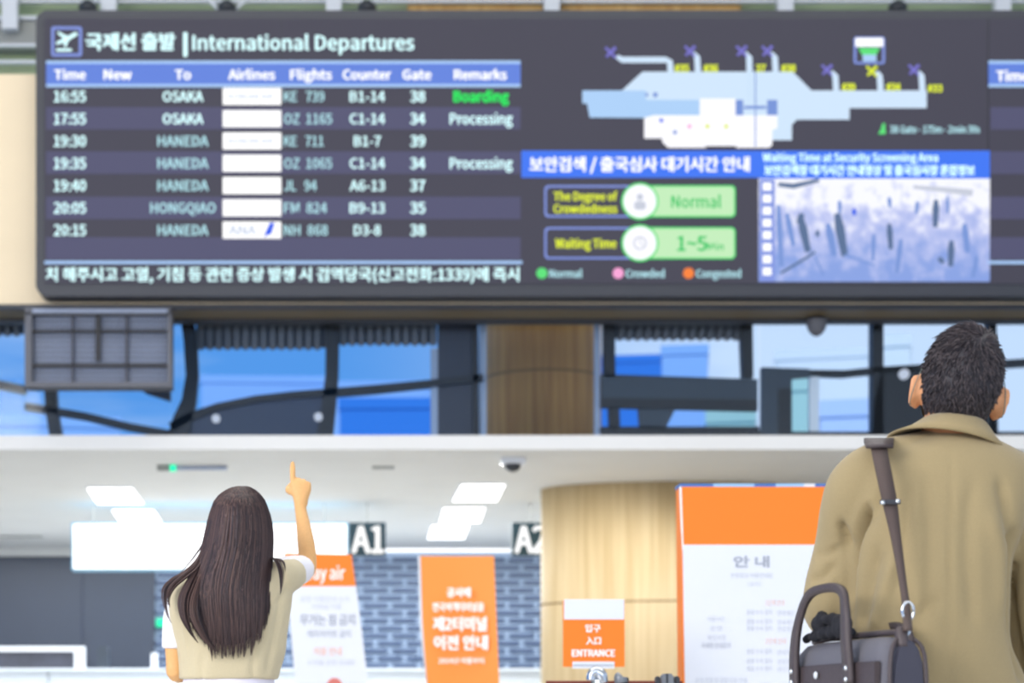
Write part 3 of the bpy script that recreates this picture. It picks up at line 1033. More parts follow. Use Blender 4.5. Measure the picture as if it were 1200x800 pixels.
for pts, mm4 in (([(915, 320, 3), (945, 302, 3), (955, 295, 3)], 'cctv_dark'), ([(955, 300, 2), (965, 322, 2)], 'cctv_blue'), ([(990, 298, 2), (1025, 311, 2)], 'cctv_blue'), ([(1070, 219, 4), (1105, 222, 6), (1140, 226, 8)], 'grey_icon'), ([(912, 216, 5), (930, 218, 6), (960, 211, 4)], 'cctv_dark')):
    ob('picture_line', band(pts, D5, 0.0005), M[mm4], pic)

# ------------------------------------------------------------------ ceiling fittings of the counter area
hc = zc - CAMZ


def C(px, py):
    d = F * hc / (PY - py)
    return Vector(((px - PX) * d / F, d, zc))


lights = [([(102.4, 570), (154.5, 570), (168, 588), (114, 588)], 'rectangular ceiling light nearest of the pair above the long white lightbox'),
          ([(131.7, 596), (180, 596), (191, 613), (143, 613)], 'rectangular ceiling light just over the top edge of the long white lightbox'),
          ([(541, 566), (592, 566), (582, 585), (531, 585)], 'rectangular ceiling light topmost of the three above the orange banner'),
          ([(520, 593.5), (568.5, 593.5), (562.6, 610), (515, 610)], 'rectangular ceiling light middle of the three above the orange banner'),
          ([(506.7, 614), (550, 614), (543.5, 629.5), (501.5, 629.5)], 'rectangular ceiling light lowest of the three above the orange banner')]
for pts, lab in lights:
    ps = [C(*p) for p in pts]
    ce = sum(ps, Vector()) / 4
    e = empty('ceiling_light', ce, lab, 'ceiling light', 'counter hall ceiling lights')
    for nm, z0, z1, sc, mm5 in (('frame', -0.012, 0.0, 1.06, 'white_paint'), ('diffuser', -0.022, -0.012, 1.0, 'light')):
        b1 = bmesh.new()
        ringlist(b1, [[ce + (p - ce) * sc + Vector((0, 0, z0)) for p in ps], [ce + (p - ce) * sc + Vector((0, 0, z1)) for p in ps]])
        ob(nm, b1, M[mm5], e)

dc = empty('dome_camera', C(601, 536), 'small dark security dome on a white ceiling mount', 'camera')
q = C(601, 537)
ob('mount', bx(q.x - 0.10, q.x + 0.10, q.y - 0.08, q.y + 0.08, zc - 0.05, zc), M['white_paint'], dc)
ob('dome', ell(bmesh.new(), [(q.x, q.y, zc - 0.05, 0.068, 0.068), (q.x, q.y, zc - 0.075, 0.064, 0.064), (q.x, q.y, zc - 0.10, 0.045, 0.045), (q.x, q.y, zc - 0.115, 0.01, 0.01)], 3), M['dark_plastic'], dc, True)
q = P(224, 548, 16.2)
ex = empty('exit_light', q, 'slim ceiling exit light with a green lamp', 'light')
ob('housing', pbox(184, 200, 544.5, 551, 16.2, 0.05), M['grey_panel'], ex)
ob('lamp', pbox(199, 206, 544.5, 551.5, 16.19, 0.05), M['green_led'], ex)
ob('arrow_plate', pbox(206, 266, 546, 550, 16.2, 0.05), M['steel_pale'], ex)
for x in (188, 258):
    a = P(x, 545, 16.22)
    ob('hanger', bx(a.x - 0.006, a.x + 0.006, 16.22, 16.235, a.z, zc), M['grey_panel'], ex)
q = ob('exit_sign', pbox(183, 196, 724.5, 734, DW - 0.13, 0.06), M['green_led'])
tag(q, 'small glowing green exit sign on the tiled wall behind the woman', 'sign')

# hanging lightbox and counter number signs
DS = 19.0
lb = empty('lightbox_sign', P(246, 668, DS), 'long glowing white lightbox hanging from the counter ceiling behind the woman', 'sign')
ob('housing', prism(rrect(83.5, 408.5, 612, 668.5, 2), DS, 0.15), M['lightbox_edge'], lb)
ob('lit_face', prism(rrect(85.5, 406.5, 614, 666.5, 2), DS - 0.01, 0.01), M['lightbox'], lb)
text('faint_print', '- 이 수 큰 공 항 안 내', M['faint'], 164, 634.5, 14, DS - 0.012, 100, lb, 'l', 0.0)
text('faint_print', 'P - 주 차 이 용', M['faint'], 326, 635, 14, DS - 0.012, 76, lb, 'l', 0.0)
for x in (110, 380):
    a = P(x, 612, DS + 0.07)
    ob('hanger', bx(a.x - 0.006, a.x + 0.006, DS + 0.06, DS + 0.072, a.z, zc), M['grey_panel'], lb)
for s, a, b, lab in (('A1', 409, 452, 'square teal counter sign reading A1'), ('A2', 600, 644, 'square teal counter sign reading A2, partly behind the wooden column')):
    e = empty('counter_sign', P((a + b) / 2, 651, DS), lab, 'sign', None)
    ob('panel', pbox(a, b, 612, 651, DS, 0.1), M['teal_sign'], e)
    text('sign_print', s, M['white_glow'], a + 4, 632, 44, DS - 0.005, 36, e, 'l', 0.022)
    q = P((a + b) / 2, 612, DS)
    ob('hanger', bx(q.x - 0.006, q.x + 0.006, DS + 0.03, DS + 0.042, q.z, zc), M['grey_panel'], e)

# ------------------------------------------------------------------ banners
DN = 12.0


def pm(px, py, d):  # point on a banner plane
    return P(px, py, d)


zfoot = 850 + CAMZ * F / DN
b1 = empty('banner_stand', (P(400, 0, DN).x, DN, 0), 'white banner stand with an orange head, just right of the woman', 'banner')
sk = 0.122
yb1 = 1015
ob('poster', prism([(336, 686), (417.5, 686), (417.5 + sk * (yb1 - 686), yb1), (330 + 0.105 * (yb1 - 686), yb1)], DN, 0.006), M['poster_white'], b1)
ob('orange_head', prism([(333, 648), (412, 649.5), (417, 686.5), (337, 686.5)], DN - 0.001, 0.008), M['orange'], b1)
text('print', "'way air", M['print_white'], 352, 671, 22, DN - 0.004, 52, b1, 'l', 0.012)
text('body_print', '공항 이용안내 소식', M['print_faint'], 352, 701.5, 8, DN - 0.003, 57, b1, 'l', 0.0)
text('body_print', '터미널 이용', M['print_faint'], 366, 710.5, 7, DN - 0.003, 34, b1, 'l', 0.0)
text('big_print', '무거는 짐 금지', M['print_grey'], 352, 726, 15, DN - 0.003, 64, b1, 'l', 0.01)
text('big_print', '캐리어카트 금지', M['print_grey'], 360, 742.5, 10, DN - 0.003, 51, b1, 'l', 0.0)
text('salmon_print', '이용 안내', M['print_pink'], 368, 763, 11, DN - 0.003, 32, b1, 'l', 0.02)
text('body_print', '수하물 규정 안내문', M['print_faint'], 360, 776, 7, DN - 0.003, 56, b1, 'l', 0.0)
ob('round_mark', prism(circ(392, 803, 9, 20), DN - 0.002, 0.001), mat('dull_red_print', (214, 120, 110), 0.6), b1)
ob('base', bx(P(360, 0, DN).x, P(460, 0, DN).x, DN - 0.15, DN + 0.2, 0, 0.06), M['grey_plastic'], b1)
ob('pole', limb(bmesh.new(), [(P(376, 650, DN + 0.02), 0.008), (Vector((P(412, 0, DN).x, DN + 0.03, 0.05)), 0.012)], 1, 8), M['grey_plastic'], b1)

b2 = empty('banner_stand', (P(545, 0, DN).x, DN + 0.2, 0), 'all-orange roll-up banner with white lettering before the tiled wall', 'banner')
d = DN + 0.2
pbm = bmesh.new()
rws = []
for i in range(25):
    y = 651 + (yb1 - 651) * i / 24
    xl = 491.5 + 4.5 * ((y - 651) / 150) + 4.5 * min(1, (y - 651) / 150) ** 2
    xr = 579 + 6 * ((y - 651) / 150)
    row = []
    for j in range(9):
        s = j / 8
        v = P(xl + (xr - xl) * s, y, d)
        v.y += 0.025 * math.sin(s * math.pi) + 0.01 * math.sin(y * 0.03)
        row.append(v)
    rws.append(row)
for off in (0, 0.006):
    gv = [[pbm.verts.new(v + Vector((0, off, 0))) for v in r] for r in rws]
    for a, b in zip(gv, gv[1:]):
        for j in range(8):
            pbm.faces.new((a[j], a[j + 1], b[j + 1], b[j]))
ob('poster', pbm, M['pale_orange'], b2, True)
ob('edge_strip', prism([(490, 651), (492.5, 651), (495, 730), (502, 800), (499, 800), (492, 735)], d, 0.005), M['white_paint'], b2)
TB = d - 0.03
text('print', '공사에', M['print_white'], 524, 694, 13, TB, 27, b2, 'l', 0.04)
text('print', '전국여객터미널을', M['print_white'], 507, 711, 12, TB, 60, b2, 'l', 0.03)
text('print', '제2터미널', M['print_white'], 508, 731, 19, TB, 62, b2, 'l', 0.04)
text('print', '이전 안내', M['print_white'], 509, 753, 19, TB, 62, b2, 'l', 0.04)
text('print', '2024년 여름부터', M['print_white'], 514, 774, 8, TB, 53, b2, 'l', 0.02)
ob('base', bx(P(500, 0, d).x, P(598, 0, d).x, d - 0.12, d + 0.15, 0, 0.08), M['grey_plastic'], b2)

# ------------------------------------------------------------------ information totem
DK = 8.0
kz = P(0, 567, DK).z
k = empty('information_totem', (P(900, 0, DK).x, DK, 0), 'tall totem with an orange head over a white notice, left of the man', 'sign')
ob('body', prism([(798, 570), (1012, 570), (1012, 850 + CAMZ * F / DK), (803, 850 + CAMZ * F / DK)], DK, 0.12), M['orange'], k)
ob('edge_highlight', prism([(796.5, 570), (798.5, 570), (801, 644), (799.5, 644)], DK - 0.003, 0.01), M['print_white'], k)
ob('notice_sheet', prism([(800, 638), (1008, 638), (1008, 960), (805.5, 960)], DK - 0.006, 0.006), M['poster_white'], k)
for a, b, mm6 in ((797, 836, 'blue_strip'), (836, 884, 'pale_blue'), (884, 909, 'blue_strip'), (909, 942, 'pale_blue'), (942, 955, 'poster_white'), (955, 1012, 'blue_strip')):
    ob('top_strip', pbox(a, b, 566.5, 570, DK, 0.12), M[mm6], k)
TK = DK - 0.008
text('heading_print', '안 내', M['print_grey'], 860, 658, 15, TK, 41, k, 'l', 0.03)
text('notice_print', '운항정보 이용안내문', M['print_faint'], 856, 674, 7, TK, 50, k, 'l', 0)
text('notice_print', '(공지)', M['print_faint'], 876, 684, 6, TK, 16, k, 'l', 0)
text('notice_print', '이용시간', M['print_faint'], 829, 725, 7, TK, 20, k, 'l', 0)
text('notice_print', '운영', M['print_faint'], 832, 736, 7, TK, 14, k, 'l', 0)
text('notice_print', '확인사항', M['print_faint'], 829, 747, 7, TK, 22, k, 'l', 0)
text('notice_print', '자세한 안내문의', M['print_faint'], 822, 756, 8, TK, 34, k, 'l', 0.01)
text('salmon_print', '1단계 안내', M['print_pink'], 897, 706, 8, TK, 22, k, 'l', 0)
text('salmon_print', '2단계 안내', M['print_pink'], 897, 751, 8, TK, 24, k, 'l', 0)
for y in (717, 728, 736, 763, 774, 783):
    text('notice_print', '출발 수속 절차', M['print_faint'], 875, y, 7, TK, 30, k, 'l', 0)
    text('notice_print', '안내 확인', M['print_faint'], 911, y + 1, 7, TK, 20, k, 'l', 0)
text('notice_print', '문의 전화 및 공항 이용 안내', M['print_faint'], 815, 797, 8, TK, 60, k, 'l', 0)

# entrance sign on its stand
DE = 7.6
e = empty('entrance_sign', (P(696, 0, DE).x, DE, 0), 'small orange and white entrance sign on a stand before the wooden column', 'sign')
ob('board', pbox(660, 732, 703, 781, DE, 0.01), M['orange'], e)
ob('white_head', pbox(661, 731.5, 702, 725.5, DE - 0.003, 0.003), M['poster_white'], e)
ob('slot_plate', pbox(671, 720, 775, 783, DE - 0.004, 0.012), M['poster_white'], e)
ob('slot_line', pbox(672, 719, 778.5, 780, DE - 0.006, 0.002), M['print_grey'], e)
text('sign_print', '입구', M['print_white'], 686, 736, 10.5, DE - 0.004, 17.5, e, 'l', 0.03)
text('sign_print', '入口', M['print_white'], 687, 750.5, 10.5, DE - 0.004, 17, e, 'l', 0.03)
text('sign_print', 'ENTRANCE', M['print_white'], 670.5, 765, 11, DE - 0.004, 50, e, 'l', 0.04)
ob('pole', limb(bmesh.new(), [(P(696, 780, DE + 0.02), 0.012), (Vector((P(696, 0, DE).x, DE + 0.02, 0.03)), 0.012)], 1, 12), M['chrome'], e, True)
ob('base', ell(bmesh.new(), [(P(696, 0, DE).x, DE + 0.02, 0.0, 0.15, 0.15), (P(696, 0, DE).x, DE + 0.02, 0.02, 0.15, 0.15), (P(696, 0, DE).x, DE + 0.02, 0.035, 0.03, 0.03)], 1), M['chrome'], e, True)

# queue posts with belt
DQ = 6.4
posts = [(700, 786, 'chrome', 'chrome queue post with a curved head, under the entrance sign'),
         (732, 793, 'grey_plastic', 'low grey queue post head just right of the entrance sign stand'),
         (785, 790, 'grey_plastic', 'twin-headed grey queue post beside the orange totem edge')]
for i, (x, y, mm7, lab) in enumerate(posts):
    q = P(x, y, DQ)
    e = empty('queue_post', (q.x, DQ, 0), lab, 'queue post', 'queue posts')
    ob('pole', limb(bmesh.new(), [(Vector((q.x, DQ, 0.02)), 0.022), (Vector((q.x, DQ, q.z - 0.03)), 0.022)], 1, 16), M[mm7], e, True)
    ob('base', ell(bmesh.new(), [(q.x, DQ, 0, 0.045, 0.045), (q.x, DQ, 0.02, 0.043, 0.043), (q.x, DQ, 0.035, 0.03, 0.03)], 1), M['dark_plastic'], e, True)
    k_ = DQ / F
    if i == 0:
        ob('head', limb(bmesh.new(), [(P(693, 797, DQ), 0.018), (P(694, 790, DQ), 0.018), (P(699, 787, DQ), 0.02), (P(704, 791, DQ), 0.022), (P(706, 800, DQ), 0.02)], 4), M['chrome'], e, True)
    elif i == 1:
        ob('head', limb(bmesh.new(), [(P(728, 800, DQ), 0.022), (P(727, 793, DQ), 0.022), (P(728, 791, DQ), 0.015)], 3), M['grey_plastic'], e, True)
        ob('cap', pbox(731, 737, 793, 802, DQ, 0.04), M['dark_plastic'], e, False, 0.003)
    else:
        ob('head', pbox(776, 790, 789, 803, DQ - 0.01, 0.05), M['grey_plastic'], e, False, 0.006)
        ob('cap', pbox(769, 774, 792, 803, DQ, 0.04), M['dark_plastic'], e, False, 0.004)
        ob('cap', pbox(791, 797, 792, 803, DQ, 0.04), M['dark_plastic'], e, False, 0.004)
        ob('rib', pbox(781, 783, 789, 803, DQ - 0.016, 0.01), M['dark_plastic'], e)
bt = ob('queue_belt', pbox(640, 800, 797.5, 813, DQ + 0.1, 0.004), M['belt_red'])
tag(bt, 'dark red barrier belt stretched between the queue posts', 'barrier')

# ------------------------------------------------------------------ people
def S(d):
    """head surface, unit direction -> local point; +Y is the face"""
    x, y, z = d
    ax, az = 0.0710, (0.104 if z > 0 else 0.120)
    ay = 0.094
    fx = fy = 1.0
    if z < 0:
        fx = 1 - 0.30 * (-z) ** 1.5
        if y < 0:
            fy = 1 - 0.38 * (-z) ** 1.3
        else:
            fy = 1 - 0.10 * (-z)
    return Vector((ax * x * fx, ay * y * fy, az * z))


def head(bm, T, s=1.0, ear=True):
    n, k_ = 32, 20
    rings = []
    for j in range(1, k_):
        ph = math.pi * j / k_ - math.pi / 2
        rings.append([T @ (S((math.cos(ph) * math.cos(a), math.cos(ph) * math.sin(a), math.sin(ph))) * s) for a in [2 * math.pi * i / n for i in range(n)]])
    ringlist(bm, rings)
    rt = T.to_3x3()
    # nose, brow ridge, lips, chin
    limb(bm, [(T @ Vector((0, 0.086, 0.018)) * 1, 0.007), (T @ Vector((0, 0.099, -0.012)), 0.009), (T @ Vector((0, 0.108, -0.030)), 0.012), (T @ Vector((0, 0.094, -0.040)), 0.010)], 2, 10)
    for sx in (-1, 1):
        ball(bm, T @ Vector((sx * 0.010, 0.098, -0.034)), 0.007, 0.008, 0.006, rt)
    ball(bm, T @ Vector((0, 0.084, -0.058)), 0.021, 0.009, 0.005, rt)
    ball(bm, T @ Vector((0, 0.083, -0.067)), 0.018, 0.009, 0.006, rt)
    ball(bm, T @ Vector((0, 0.070, -0.100)), 0.020, 0.015, 0.014, rt)
    if ear:
        for sx in (-1, 1):
            r2 = rt @ Matrix.Rotation(sx * math.radians(28), 3, 'Z') @ Matrix.Rotation(math.radians(10), 3, 'X')
            c = T @ Vector((sx * 0.079, -0.004, -0.026))
            ball(bm, c, 0.0065, 0.015, 0.028, r2)
            pts = []
            for i in range(9):
                a = math.radians(-120 + 285 * i / 8)
                pts.append((c + r2 @ Vector((sx * 0.003, -math.cos(a) * 0.014, math.sin(a) * 0.028)), 0.0045))
            limb(bm, pts, 2, 8)
            ball(bm, c + r2 @ Vector((-sx * 0.003, 0.004, -0.026)), 0.0065, 0.009, 0.010, r2)
            ball(bm, T @ Vector((sx * 0.073, 0.0, -0.02)), 0.012, 0.02, 0.028, rt)


def face_parts(T, parent, brow):
    rt = T.to_3x3()
    for sx in (-1, 1):
        e_ = ob('eye', ball(bmesh.new(), T @ Vector((sx * 0.031, 0.076, 0.004)), 0.012, 0.010, 0.0065, rt), M['eye'], parent, True)
        ob('iris', ball(bmesh.new(), T @ Vector((sx * 0.031, 0.0835, 0.004)), 0.0055, 0.0035, 0.0055, rt), M['iris'], e_, True)
        ob('eyebrow', limb(bmesh.new(), [(T @ Vector((sx * 0.016, 0.088, 0.021)), 0.003), (T @ Vector((sx * 0.031, 0.086, 0.026)), 0.0035), (T @ Vector((sx * 0.047, 0.072, 0.020)), 0.002)], 2, 8), brow, parent, True)
    lm = bmesh.new()
    ball(lm, T @ Vector((0, 0.0905, -0.058)), 0.019, 0.004, 0.004, rt)
    ball(lm, T @ Vector((0, 0.0895, -0.066)), 0.016, 0.004, 0.0045, rt)
    ob('lips', lm, M['lip'], parent, True)


def hand(bm, wrist, f, nrm, side, curls, s=1.0, thumb_in=0.4, wrist_r=0.024):
    """f finger direction, nrm palm side, side towards the thumb; curls = (index, middle, ring, little) degrees per joint"""
    f, nrm, side = f.normalized(), nrm.normalized(), side.normalized()
    kn = wrist + f * 0.078 * s
    rings = []
    for t, w, th in ((-0.012, 0.024, 0.019), (0.01, 0.027, 0.019), (0.035, 0.036, 0.0175), (0.06, 0.037, 0.015), (0.074, 0.031, 0.012)):
        c = wrist + f * t * s
        rings.append([c + (side * math.cos(a) * w + nrm * math.sin(a) * th) * s for a in [2 * math.pi * i / 20 for i in range(20)]])
    ringlist(bm, rings)
    lens = (0.074, 0.080, 0.074, 0.058)
    for i, (cu, ln) in enumerate(zip(curls, lens)):
        b0 = wrist + f * (0.074 - (0.002, 0, 0.005, 0.015)[i]) * s + side * (0.0275 - 0.0185 * i) * s
        pts = [(b0 - f * 0.02 * s, 0.0095 * s), (b0, 0.0098 * s)]
        ang, p = 0, b0
        for j, fr in enumerate((0.45, 0.31, 0.24)):
            ang += math.radians(cu[j])
            dr = f * math.cos(ang) + nrm * math.sin(ang)
            p = p + dr * ln * fr * s
            pts.append((p, (0.0088, 0.0082, 0.0066)[j] * s * (1.22 if sum(cu) < 20 else 1)))
        limb(bm, pts, 3, 10)
    a = wrist + f * (0.018 if thumb_in < 0.6 else 0.032) * s + side * 0.022 * s
    p1 = a + (f * 0.5 + side * 0.75 + nrm * thumb_in) .normalized() * 0.036 * s
    p2 = p1 + (f * 0.85 + side * (0.45 - thumb_in) + nrm * thumb_in).normalized() * 0.030 * s
    p3 = p2 + (f * 0.8 + side * (0.1 - thumb_in) + nrm * thumb_in * 1.3).normalized() * 0.024 * s
    limb(bm, [(a, 0.013 * s), (p1, 0.0125 * s), (p2, 0.0105 * s), (p3, 0.0078 * s)], 3, 10)


RELAX = ((18, 25, 15), (24, 30, 18), (28, 34, 20), (32, 36, 22))
FIST = (70, 95, 60)


def leg(bm, hip, knee, ankle, r=(0.085, 0.055, 0.036)):
    limb(bm, [(hip, r[0]), (hip.lerp(knee, 0.5), r[0] * 0.85), (knee, r[1]), (knee.lerp(ankle, 0.35), r[1] * 0.98), (ankle, r[2])], 3, 16)
    limb(bm, [(ankle + Vector((0, -0.03, -0.03)), 0.034), (ankle + Vector((0, 0.06, -0.04)), 0.036), (ankle + Vector((0, 0.14, -0.055)), 0.026)], 2, 12)


def shoe(name, a, m, parent):
    b0 = bmesh.new()
    rows_ = [(-0.075, 0.030, 0.045), (-0.05, 0.038, 0.06), (0.0, 0.038, 0.055), (0.07, 0.045, 0.042), (0.13, 0.046, 0.034), (0.175, 0.034, 0.026), (0.19, 0.014, 0.015)]
    rings = []
    for y, w, h in rows_:
        rings.append([Vector((a.x + w * math.cos(t), a.y + y, max(0.002, h * 0.62 + h * 0.75 * math.sin(t)))) for t in [2 * math.pi * i / 20 for i in range(20)]])
    ringlist(b0, rings)
    s_ = ob(name, b0, m, parent, True)
    ob('sole', prism_xy(a, rows_), M['dark_plastic'], s_)
    return s_


def prism_xy(a, rows_):
    b0 = bmesh.new()
    pts = [(a.x + w * 0.95, a.y + y) for y, w, h in rows_] + [(a.x - w * 0.95, a.y + y) for y, w, h in rows_[::-1]]
    lo = [b0.verts.new((x, y, 0.0)) for x, y in pts]
    hi = [b0.verts.new((x, y, 0.014)) for x, y in pts]
    b0.faces.new(lo[::-1]); b0.faces.new(hi)
    for i in range(len(pts)):
        j = (i + 1) % len(pts)
        b0.faces.new((lo[i], lo[j], hi[j], hi[i]))
    return b0


def strands(name, roots, m, parent, width=0.0011, seed=1):
    """roots: list of (list of points, width factor). three-sided tapered hairs in one mesh"""
    r_ = np.random.default_rng(seed)
    vs, fs, val = [], [], []
    for pts, wf in roots:
        pts = [Vector(p) for p in pts]
        n = len(pts)
        base = len(vs)
        shade = r_.random() ** 1.7
        for i, p in enumerate(pts):
            t = (pts[min(n - 1, i + 1)] - pts[max(0, i - 1)]).normalized()
            u = t.cross(Vector((0.13, 1, 0.07))).normalized()
            w = t.cross(u)
            rr = width * wf * (1 if i < n * 0.6 else max(0.12, (n - 1 - i) / (n * 0.4)))
            for a in (90, 210, 330):
                a = math.radians(a)
                vs.append(tuple(p + u * math.sin(a + 1.57) * rr * 1.3 - w * math.sin(a) * rr))
                val.append(shade)
        for i in range(n - 1):
            for k_ in range(3):
                a, b = base + i * 3 + k_, base + i * 3 + (k_ + 1) % 3
                fs.append((a, b, b + 3, a + 3))
    me = bpy.data.meshes.new(name)
    me.from_pydata(vs, [], fs)
    at = me.attributes.new('strand', 'FLOAT', 'POINT')
    at.data.foreach_set('value', val)
    return link(name, me, m, parent, True)


# ---------- the man
DMN = 3.55
def Q(px, py, dy=0.0):
    """on the man's own plane, then moved dy in depth"""
    v = P(px, py, DMN)
    v.y += dy
    return v


km = DMN / F
man = empty('person', (Q(1105, 0).x, DMN, 0), 'person in a khaki trench coat seen from behind, dark bag on the left shoulder', 'person')
HC = Q(1126, 449, 0.0)
TM = Matrix.Translation(HC) @ Matrix.Rotation(math.radians(-12), 4, 'Z') @ Matrix.Rotation(math.radians(11), 4, 'Y') @ Matrix.Rotation(math.radians(14), 4, 'X')
bm = bmesh.new()
head(bm, TM)
neck = Q(1118, 520, 0.0)
limb(bm, [(TM @ Vector((0, -0.015, -0.05)), 0.052), (TM @ Vector((0, -0.02, -0.10)), 0.055), (neck, 0.060), (Q(1112, 545, 0.01), 0.075)], 3, 24)
tor = [(1112, 540, .10, .075), (1108, 556, .150, .08), (1102, 590, .15, .09), (1093, 650, .122, .09), (1090, 720, .118, .09), (1092, 800, .125, .095), (1096, 850, .165, .11), (1096, 900, .15, .10)]
ell(bm, [(Q(a, b).x, DMN + 0.01, Q(a, b).z, rx, ry) for a, b, rx, ry in tor], 3)
shL, elL, wrL = Q(1005, 572, 0.03), P(977, 708, 3.66), P(992, 708, 3.84)
shR, elR, wrR = Q(1210, 592, 0.02), Q(1236, 745, 0.05), Q(1226, 830, 0.22)
limb(bm, [(Q(1040, 560), 0.05), (shL, 0.034), (P(989, 640, 3.65), 0.028), (elL, 0.030), (elL.lerp(wrL, .4), 0.030), (wrL, 0.026)])
limb(bm, [(Q(1180, 580), 0.05), (shR, 0.034), (shR.lerp(elR, .5), 0.030), (elR, 0.030), (elR.lerp(wrR, .4), 0.036), (wrR, 0.026)])
hand(bm, wrL, (wrL - elL), Vector((1, 0, -0.2)), Vector((0, 0, 1)), RELAX)
hand(bm, wrR, (wrR - elR), Vector((-1, 0, 0)), Vector((0, 0.6, 0.8)), RELAX)
bxm = Q(1096, 0).x
for sx in (-1, 1):
    leg(bm, Vector((bxm + sx * 0.09, DMN, 0.88)), Vector((bxm + sx * 0.10, DMN + 0.01, 0.48)), Vector((bxm + sx * 0.11, DMN - 0.02, 0.09)))
body = fuse('body', bm, 0.0048, M['skin'], man, 3)
face_parts(TM, man, M['hair_m'])

# hair: dense short cut
def in_hair(d, t_side=0.0):
    x, y, z = d
    line = -0.72 if y < -0.35 else (-0.72 + (y + 0.35) * 1.35)   # nape up to the temple
    if y > 0.18:
        line = max(line, 0.0 + (y - 0.18) * 0.9 + 0.25 * 0)
    if y > 0.62:
        line = max(line, 0.62)
    if abs(x) > 0.75 and y > -0.18:
        line = max(line, -0.02 if y < 0.2 else 0.1)
    return max(0.0, min(1.0, (z - line) * 9 + 0.5))


bm = bmesh.new()
n, kk = 110, 70
rings = []
for j in range(1, kk):
    ph = math.pi * j / kk - math.pi / 2
    rg = []
    for i in range(n):
        a = 2 * math.pi * i / n
        dv = Vector((math.cos(ph) * math.cos(a), math.cos(ph) * math.sin(a), math.sin(ph)))
        p = S(dv)
        hm = in_hair(dv)
        nzv = mnoise.noise(p * 55) * 0.0022 + mnoise.noise(p * 130) * 0.0012
        th = -0.008 + hm * (0.0095 + 0.002 * max(0, dv.z) + nzv)
        rg.append(TM @ (p + dv * th))
    rings.append(rg)
ringlist(bm, rings)
hair = ob('hair', bm, M['hair_m'], man, True)
rs = []
for i in range(9000):
    v = Vector(rng.normal(size=3)).normalized()
    if v.y > 0.75 or in_hair(v) < 0.9: continue
    p = S(v)
    nrm = Vector((v.x / 0.0735, v.y / 0.094, v.z / 0.11)).normalized()
    crown = Vector((0.25, -0.45, 0.86)).normalized()
    away = (v - crown)
    tdir = (away - nrm * away.dot(nrm))
    if tdir.length < 1e-3: continue
    tdir.normalize()
    sw = nrm.cross(tdir) * 0.55
    tdir = (tdir + sw + Vector(rng.normal(size=3)) * 0.28).normalized()
    ln = 0.009 + 0.009 * max(0, v.z + 0.3) * (0.6 + 0.8 * R.random())
    b0 = p + nrm * (0.0008 + 0.002 * max(0, v.z))
    rs.append(([TM @ b0, TM @ (b0 + tdir * ln * .5 + nrm * ln * 0.10), TM @ (b0 + tdir * ln + nrm * ln * 0.02)], 1.0))
o = strands('hair_tuft', rs, M['hair_m'], hair, 0.0010, 3)
o['kind'] = 'stuff'

# face mask
bm = bmesh.new()
pts_o, pts_i = [], []
for j in range(9):
    z = -0.105 + j * 0.0105
    for i in range(13):
        a = math.radians(12 + 156 * i / 12)
        dz = max(-0.95, min(0.95, z / 0.122))
        c = math.sqrt(1 - dz * dz)
        dv = Vector((c * math.cos(a), c * math.sin(a), dz))
        p = S(dv)
        bulge = 0.006 + 0.022 * max(0, math.sin(a)) ** 6 * (1 - abs(j - 5) / 6)
        pts_o.append(TM @ (p + dv * bulge)); pts_i.append(TM @ (p + dv * (bulge - 0.002)))
vo = [bm.verts.new(p) for p in pts_o]; vi = [bm.verts.new(p) for p in pts_i]
for j in range(8):
    for i in range(12):
        q_ = [j * 13 + i, j * 13 + i + 1, (j + 1) * 13 + i + 1, (j + 1) * 13 + i]
        bm.faces.new([vo[t] for t in q_]); bm.faces.new([vi[t] for t in q_[::-1]])
fm = ob('face_mask', bm, M['mask'], man, True)
for sx in (-1, 1):
    ob('ear_loop', limb(bmesh.new(), [(TM @ Vector((sx * 0.070, 0.02, -0.045)), 0.0009), (TM @ Vector((sx * 0.085, -0.016, -0.05)), 0.0009), (TM @ Vector((sx * 0.082, -0.022, -0.01)), 0.0009), (TM @ Vector((sx * 0.074, 0.0, 0.018)), 0.0009), (TM @ Vector((sx * 0.074, 0.02, -0.02)), 0.0009)], 4, 6), M['mask'], fm, True)

# coat
bm = bmesh.new()
tor = [(1119, 508, .060, .056), (1116, 517, .088, .075), (1112, 527, .125, .092), (1108, 542, .162, .108), (1104, 562, .182, .120), (1098, 600, .172, .134), (1091, 650, .157, .142),
       (1089, 700, .155, .144), (1092, 760, .160, .146), (1098, 830, .176, .150), (1100, 950, .195, .165), (1100, 1060, .215, .18)]
ell(bm, [(Q(a, b).x, DMN + 0.012, Q(a, b).z, rx, ry) for a, b, rx, ry in tor], 3, 60, 2.25)
